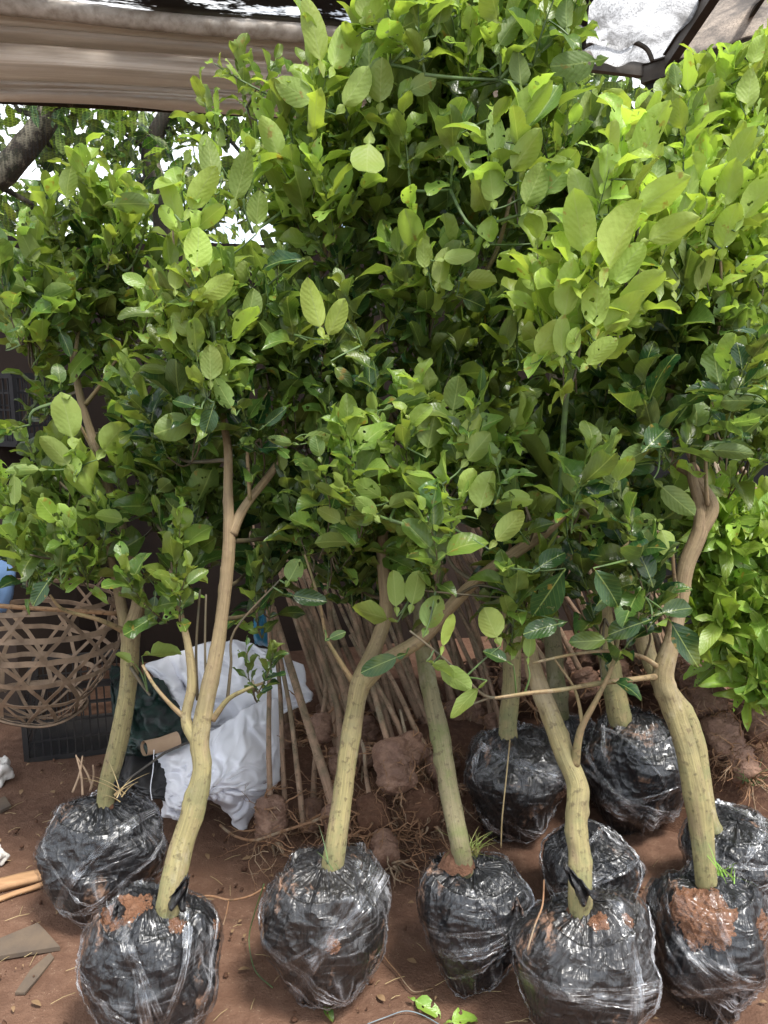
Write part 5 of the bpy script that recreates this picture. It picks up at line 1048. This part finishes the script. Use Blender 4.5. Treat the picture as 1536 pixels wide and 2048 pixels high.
# F: front right, red soil showing
sapling('thick-trunked forked sapling at the right, red earth showing through its film',
    dict(px=(1412, 1878, 256, 300), bands=5, soil=((1405, 1840, 66, 'red_soil'), (1530, 1870, 20, 'red_soil'))),
    [(1412, 1752, 1.9, 44), (1402, 1660, 1.93, 50), (1386, 1560, 1.96, 50), (1366, 1480, 1.99, 46), (1340, 1405, 2.02, 46), (1326, 1350, 2.04, 44), (1345, 1275, 2.06, 36), (1358, 1210, 2.08, 34), (1372, 1130, 2.1, 34), (1400, 1060, 2.12, 34), (1398, 1010, 2.14, 24), (1386, 960, 2.15, 22), (1380, 925, 2.16, 18)],
    [[(1400, 1062, 2.12, 30), (1424, 1020, 2.13, 26), (1416, 990, 2.14, 24), (1385, 950, 2.16, 22), (1345, 920, 2.2, 18), (1330, 860, 2.22, 14), (1350, 760, 2.24, 11), (1400, 700, 2.26, 9)],
     [(1322, 1352, 2.04, 14), (1270, 1358, 2.0, 12), (1200, 1366, 1.94, 11), (1120, 1380, 1.88, 10), (1060, 1386, 1.84, 9), (990, 1396, 1.82, 6)],
     [(1318, 1335, 2.04, 12), (1280, 1312, 2.02, 9), (1220, 1302, 1.98, 8), (1150, 1308, 1.94, 7), (1065, 1326, 1.9, 5)],
     [(1356, 1222, 2.06, 12), (1348, 1150, 2.0, 8), (1340, 1090, 1.98, 7), (1300, 1060, 1.96, 7), (1240, 1100, 1.95, 6)],
     [(1415, 1010, 2.12, 9), (1412, 900, 2.1, 8), (1430, 760, 2.1, 8), (1442, 600, 2.1, 7), (1440, 500, 2.1, 5)],
     [(1385, 950, 2.15, 12), (1400, 800, 2.3, 12), (1480, 700, 2.35, 9), (1530, 640, 2.35, 8)],
     [(1400, 720, 2.26, 10), (1390, 560, 2.28, 9), (1370, 400, 2.3, 8), (1378, 250, 2.3, 6)],
     [(1370, 520, 2.28, 8), (1430, 420, 2.26, 8), (1500, 340, 2.24, 8), (1560, 300, 2.22, 6)]],
    clumps=[(1440, 620, 80, 60, 2.2, 9, .45, 70), (1490, 700, 60, 60, 2.2, 8, .4, 66), (1400, 720, 70, 60, 2.25, 9, .35, 72), (1350, 560, 60, 70, 2.25, 9, .65, 74), (1430, 500, 60, 60, 2.25, 8, .75, 74), (1340, 820, 60, 60, 2.15, 8, .15, 76), (1460, 820, 70, 40, 2.1, 7, .12, 74), (1300, 1130, 60, 50, 2.0, 6, .1, 74), (1500, 460, 50, 70, 2.25, 8, .7, 70), (1370, 420, 60, 70, 2.25, 9, .7, 72), (1300, 500, 50, 60, 2.2, 8, .65, 76), (1500, 560, 50, 50, 2.3, 7, .6, 64), (1210, 1220, 60, 50, 2.05, 5, .15, 70), (1290, 720, 50, 60, 2.2, 8, .4, 74), (1520, 880, 50, 50, 2.3, 6, .3, 66)],
    shoots=[(1370, 440, 1385, 200, 2.15, 12, 80, .75), (1500, 340, 1560, 270, 2.1, 6, 84, .8), (1430, 500, 1470, 330, 2.1, 9, 92, .82)],
    keys=[(1216, 1172, 310, 94, 1.75, .1, .62, 1, False), (1262, 1252, 200, 84, 1.75, .06, .55, 1), (1364, 1282, 302, 108, 1.75, .03, .5, 1, False), (1190, 1282, 188, 84, 1.76, .12, .45, 1), (1296, 1140, 105, 72, 1.85, .06, .65, 1), (1280, 905, 200, 86, 1.9, .3, .55), (1310, 880, 40, 84, 1.9, .1, .6, 1), (1340, 990, -42, 96, 1.9, .32, .45), (1385, 905, -8, 96, 1.9, .3, .4), (1450, 900, 0, 96, 1.9, .2, .36), (1240, 945, 72, 76, 1.85, .65, .6), (1300, 1040, 180, 60, 1.88, .3, .45), (1330, 1075, -70, 66, 1.9, .75, .7), (1345, 1220, 15, 84, 1.8, .12, .5, 1), (1485, 800, 175, 90, 1.9, .3, .5), (1260, 930, 20, 90, 1.95, .08, .6, 1), (1470, 312, 80, 92, 2.0, .8, .5), (1502, 410, 60, 120, 1.98, .85, .42), (1370, 410, 75, 120, 2.0, .82, .4), (1450, 470, 85, 100, 2.0, .86, .5), (1455, 385, 82, 100, 2.0, .85, .5), (1345, 560, 95, 90, 2.0, .8, .4), (1400, 560, 80, 90, 2.0, .75, .42), (1355, 500, 70, 84, 2.0, .75, .5), (1310, 350, 80, 90, 2.1, .6, .5)],
    seed=10, twigs=[[(1290, 1310, 2.0, 6), (1300, 1270, 1.98, 4), (1270, 1230, 1.96, 4)]])

# G: right edge, behind F
sapling('sapling leaning left from the ball at the right edge behind the red-earth ball',
    dict(px=(1468, 1720, 215, 205), bands=5),
    [(1418, 1640, 2.15, 40), (1404, 1560, 2.2, 38), (1392, 1480, 2.24, 38), (1372, 1430, 2.27, 40), (1320, 1360, 2.32, 40), (1290, 1290, 2.36, 38), (1275, 1200, 2.4, 32), (1262, 1100, 2.44, 28), (1270, 960, 2.48, 24), (1300, 800, 2.5, 20), (1360, 640, 2.5, 16), (1420, 480, 2.48, 14), (1470, 320, 2.44, 10), (1495, 230, 2.4, 6)],
    [[(1470, 320, 2.44, 8), (1420, 230, 2.42, 6), (1390, 160, 2.4, 5)], [(1420, 480, 2.48, 10), (1340, 330, 2.5, 7), (1330, 250, 2.5, 5)]],
    clumps=[(1340, 290, 50, 45, 2.45, 7, .5, 62), (1400, 255, 50, 45, 2.4, 8, .65, 64), (1440, 320, 50, 40, 2.4, 5, .65, 66), (1500, 235, 45, 50, 2.35, 8, .7, 66), (1530, 170, 20, 30, 2.35, 3, .75, 60), (1390, 360, 50, 40, 2.45, 5, .55, 66), (1500, 300, 50, 60, 2.4, 8, .6, 66), (1460, 560, 70, 60, 2.45, 9, .5, 62), (1520, 640, 50, 80, 2.45, 9, .5, 60), (1500, 760, 60, 60, 2.5, 9, .45, 60), (1320, 420, 50, 50, 2.5, 7, .5, 66), (1250, 1120, 60, 50, 2.4, 7, .15, 62), (1430, 860, 60, 50, 2.5, 7, .3, 62)],
    shoots=[(1390, 250, 1398, 140, 2.3, 8, 66, .8), (1440, 260, 1455, 150, 2.25, 8, 68, .8), (1340, 330, 1335, 210, 2.3, 8, 70, .65), (1290, 340, 1300, 240, 2.35, 7, 66, .6), (1505, 220, 1518, 130, 2.25, 6, 60, .8)],
    keys=[(1430, 140, 40, 92, 2.2, .85, .3), (1412, 215, 70, 84, 2.2, .82, .62), (1345, 235, 100, 78, 2.2, .55, .5), (1300, 220, 130, 76, 2.25, .3, .5), (1495, 195, 80, 84, 2.15, .82, .55), (1510, 110, 75, 60, 2.15, .85, .6), (1445, 180, 55, 60, 2.2, .8, .4), (1352, 160, 95, 50, 2.2, .4, .5)],
    seed=11)

# ------------------------------------------------------------------ litter on the ground
def fallen(label, px, py, an, lp, mat, age_shade):
    c = G(px, py, .022); lv = Leaves(); d = Vector((math.cos(R(an)), math.sin(R(an)), .1)); lv.add(c-d*m(lp, c)*.5, d, Vector((rnd.gauss(0, .2), -.2, 1)), m(lp, c), m(lp, c)*.42, .35, .3, age_shade, .4, True)
    o = lv.build('fallen_leaf', mat, None); return tag(o, label, 'leaf')
rnd.seed(5)
fallen('narrow fresh green leaf fallen on the soil below the fourth ball', 848, 2008, -35, 76, 'fresh_leaf', .6)
fallen('broad fresh green leaf fallen at the bottom edge', 925, 2034, 20, 84, 'fresh_leaf', .75)
fallen('dry brown leaf lying in front of the centre ball', 655, 2020, -60, 44, 'citrus_leaf', .2)
def string(label, pts, r, mat, name, cat):
    mb = MB(); q, rr = catmull([G(x, y, z) for x, y, z in pts], [r]*len(pts), 6); tube(mb, q, rr, 6); return tag(mb.build(name, mat), label, cat)
string('thin grey string lying on the soil at the bottom edge', [(735, 2048, .006), (770, 2035, .006), (810, 2022, .01), (845, 2030, .006), (880, 2050, .006)], .0013, 'grey_string', 'string', 'string')
string('long crooked root lying from the centre ball towards the fallen leaves', [(756, 1886, .02), (770, 1915, .015), (795, 1945, .01), (815, 1972, .012), (832, 1984, .01), (866, 1976, .008)], .0016, 'root_bark', 'root_runner', 'root')
string('forked pale root reaching left between the torn ball and the centre ball', [(378, 1797, .12), (420, 1792, .10), (460, 1800, .08), (500, 1792, .10), (530, 1775, .12)], .0032, 'root_bark', 'root_runner', 'root')
string('side root hanging down from the forked pale root', [(458, 1800, .08), (452, 1830, .05), (446, 1850, .03)], .002, 'root_bark', 'root_runner', 'root')
string('long pale root sprawling left from the plugs over the soil', [(660, 1630, .14), (610, 1648, .12), (560, 1664, .1), (510, 1680, .08), (470, 1672, .06), (440, 1650, .06)], .0045, 'root_bark', 'root_runner', 'root')
string('green vine hanging along the left side of the centre ball', [(528, 1768, .2), (508, 1830, .1), (498, 1880, .03), (510, 1940, .01), (545, 1975, .006)], .0016, 'green_twig', 'vine', 'vine')
string('thin stalk standing up against the dusty back ball', [(1002, 1695, .1), (1004, 1640, .18), (1012, 1560, .28), (1020, 1480, .36)], .0022, 'straw', 'stalk', 'stalk')
string('dry crooked stalk bent over the ball right of centre', [(1055, 1900, .3), (1070, 1850, .34), (1085, 1810, .36), (1088, 1760, .38)], .002, 'root_bark', 'stalk', 'stalk')
# tangle of loose roots among the plugs
mb = MB(); rnd.seed(15)
for i in range(90):
    x = rnd.uniform(500, 900); y = rnd.uniform(1540, 1720); roots(mb, G(x, y, rnd.uniform(.03, .16)), 2, .16, .0018)
for i in range(70):
    x = rnd.uniform(1380, 1560); y = rnd.uniform(1400, 1620); roots(mb, P(x, y, rnd.uniform(2.3, 2.7)), 2, .15, .0016)
tag(mb.build('root_tangle', 'root_bark'), kind='stuff', label='fine tangled roots spilling from the root plugs', cat='roots')
# debris: straw, crumbs and clods
mb = MB(); rnd.seed(16)
for i in range(1500):
    p = Vector((rnd.uniform(-1.4, 1.5), rnd.uniform(1.2, 3.2), 0)); z = .006; s = rnd.choice([.0015, .002, .003, .005]) ; k = rnd.random()
    if k < .38:
        b_ = Ball((p.x, p.y, z), s*rnd.uniform(1, 2), s*1.2, i, 0, .5); grid(mb, lambda u, v: b_.pt(dirv(.02+v*3.1, -u*6.28), 0, False), 6, 4, mi=0)
    elif k < .68:
        an = rnd.random()*6.28; L = rnd.uniform(.015, .06); d = Vector((math.cos(an), math.sin(an), 0)); tube(mb, [p+Vector((0, 0, z)), p+d*L*.5+Vector((0, 0, z+.003)), p+d*L+Vector((0, 0, z))], [.0007]*3, 4, mi=1)
    else:
        an = rnd.random()*6.28; L = rnd.choice([.006, .008, .012, .018, .03]); X = Vector((math.cos(an), math.sin(an), .1)); Y_ = Vector((-math.sin(an), math.cos(an), .15)); grid(mb, lambda u, v: p+Vector((0, 0, z+.004*math.sin(u*3)))+X*(u-.5)*L+Y_*(v-.5)*L*.5*math.sin(max(.05, u)*3.0), 4, 2, mi=2)
tag(mb.build('soil_debris', ['wet_soil', 'straw', 'dry_leaf']), kind='stuff', label='clods, straw bits and dry leaf scraps scattered over the red soil', cat='debris')
# grass tufts and dry canes
def tuft(label, px, py, z, n, ln, mat, name='grass_tuft', cat='grass tuft', spread=.6):
    mb = MB(); c = G(px, py, z)
    for i in range(n):
        d = Vector((rnd.gauss(0, spread), rnd.gauss(-.1, spread), 1)).normalized(); L = ln*rnd.uniform(.5, 1.2); b0 = c+Vector((rnd.gauss(0, .012), rnd.gauss(0, .012), -.01)); s = d.cross(Vector((0, 1, 0))).normalized()*.0018; bd = Vector((d.x, d.y, -.5))*L*.4
        grid(mb, lambda u, v: b0+d*L*v+bd*v*v+s*(u-.5)*2*(1-v*.9), 1, 6)
    return tag(mb.build(name, mat), label, cat)
rnd.seed(21)
tuft('fine green and straw grass tuft growing at the foot of the mossy trunk', 940, 1700, .34, 34, .075, 'grass_blade' if 'grass_blade' in MATS else 'green_twig')
tuft('dry grass blades poking up from the first ball at the far left', 238, 1585, .40, 8, .09, 'straw')
tuft('small weed growing from the soil of the red-earth ball', 1450, 1745, .38, 16, .065, 'fresh_weed' if 'fresh_weed' in MATS else 'green_twig')
tuft('thin grass sprig beside the thick centre trunk', 660, 1720, .40, 4, .08, 'green_twig')
tuft('sparse weeds on the right-hand heap of plugs', 1500, 1560, .2, 30, .10, 'green_twig')
mb = MB()
for (x0, y0, x1, y1) in ((145, 1585, 165, 1512), (165, 1590, 152, 1510), (180, 1582, 186, 1530), (185, 1575, 152, 1512)):
    q, r_ = catmull([G(x0, y0, .38), G((x0+x1)/2+4, (y0+y1)/2, .42), G(x1, y1, .46)], [.0035, .003, .002], 4); tube(mb, q, r_, 8, .1)
tag(mb.build('dry_cane', 'cane_strip'), 'bent dry canes standing behind the first ball at the far left', 'cane')
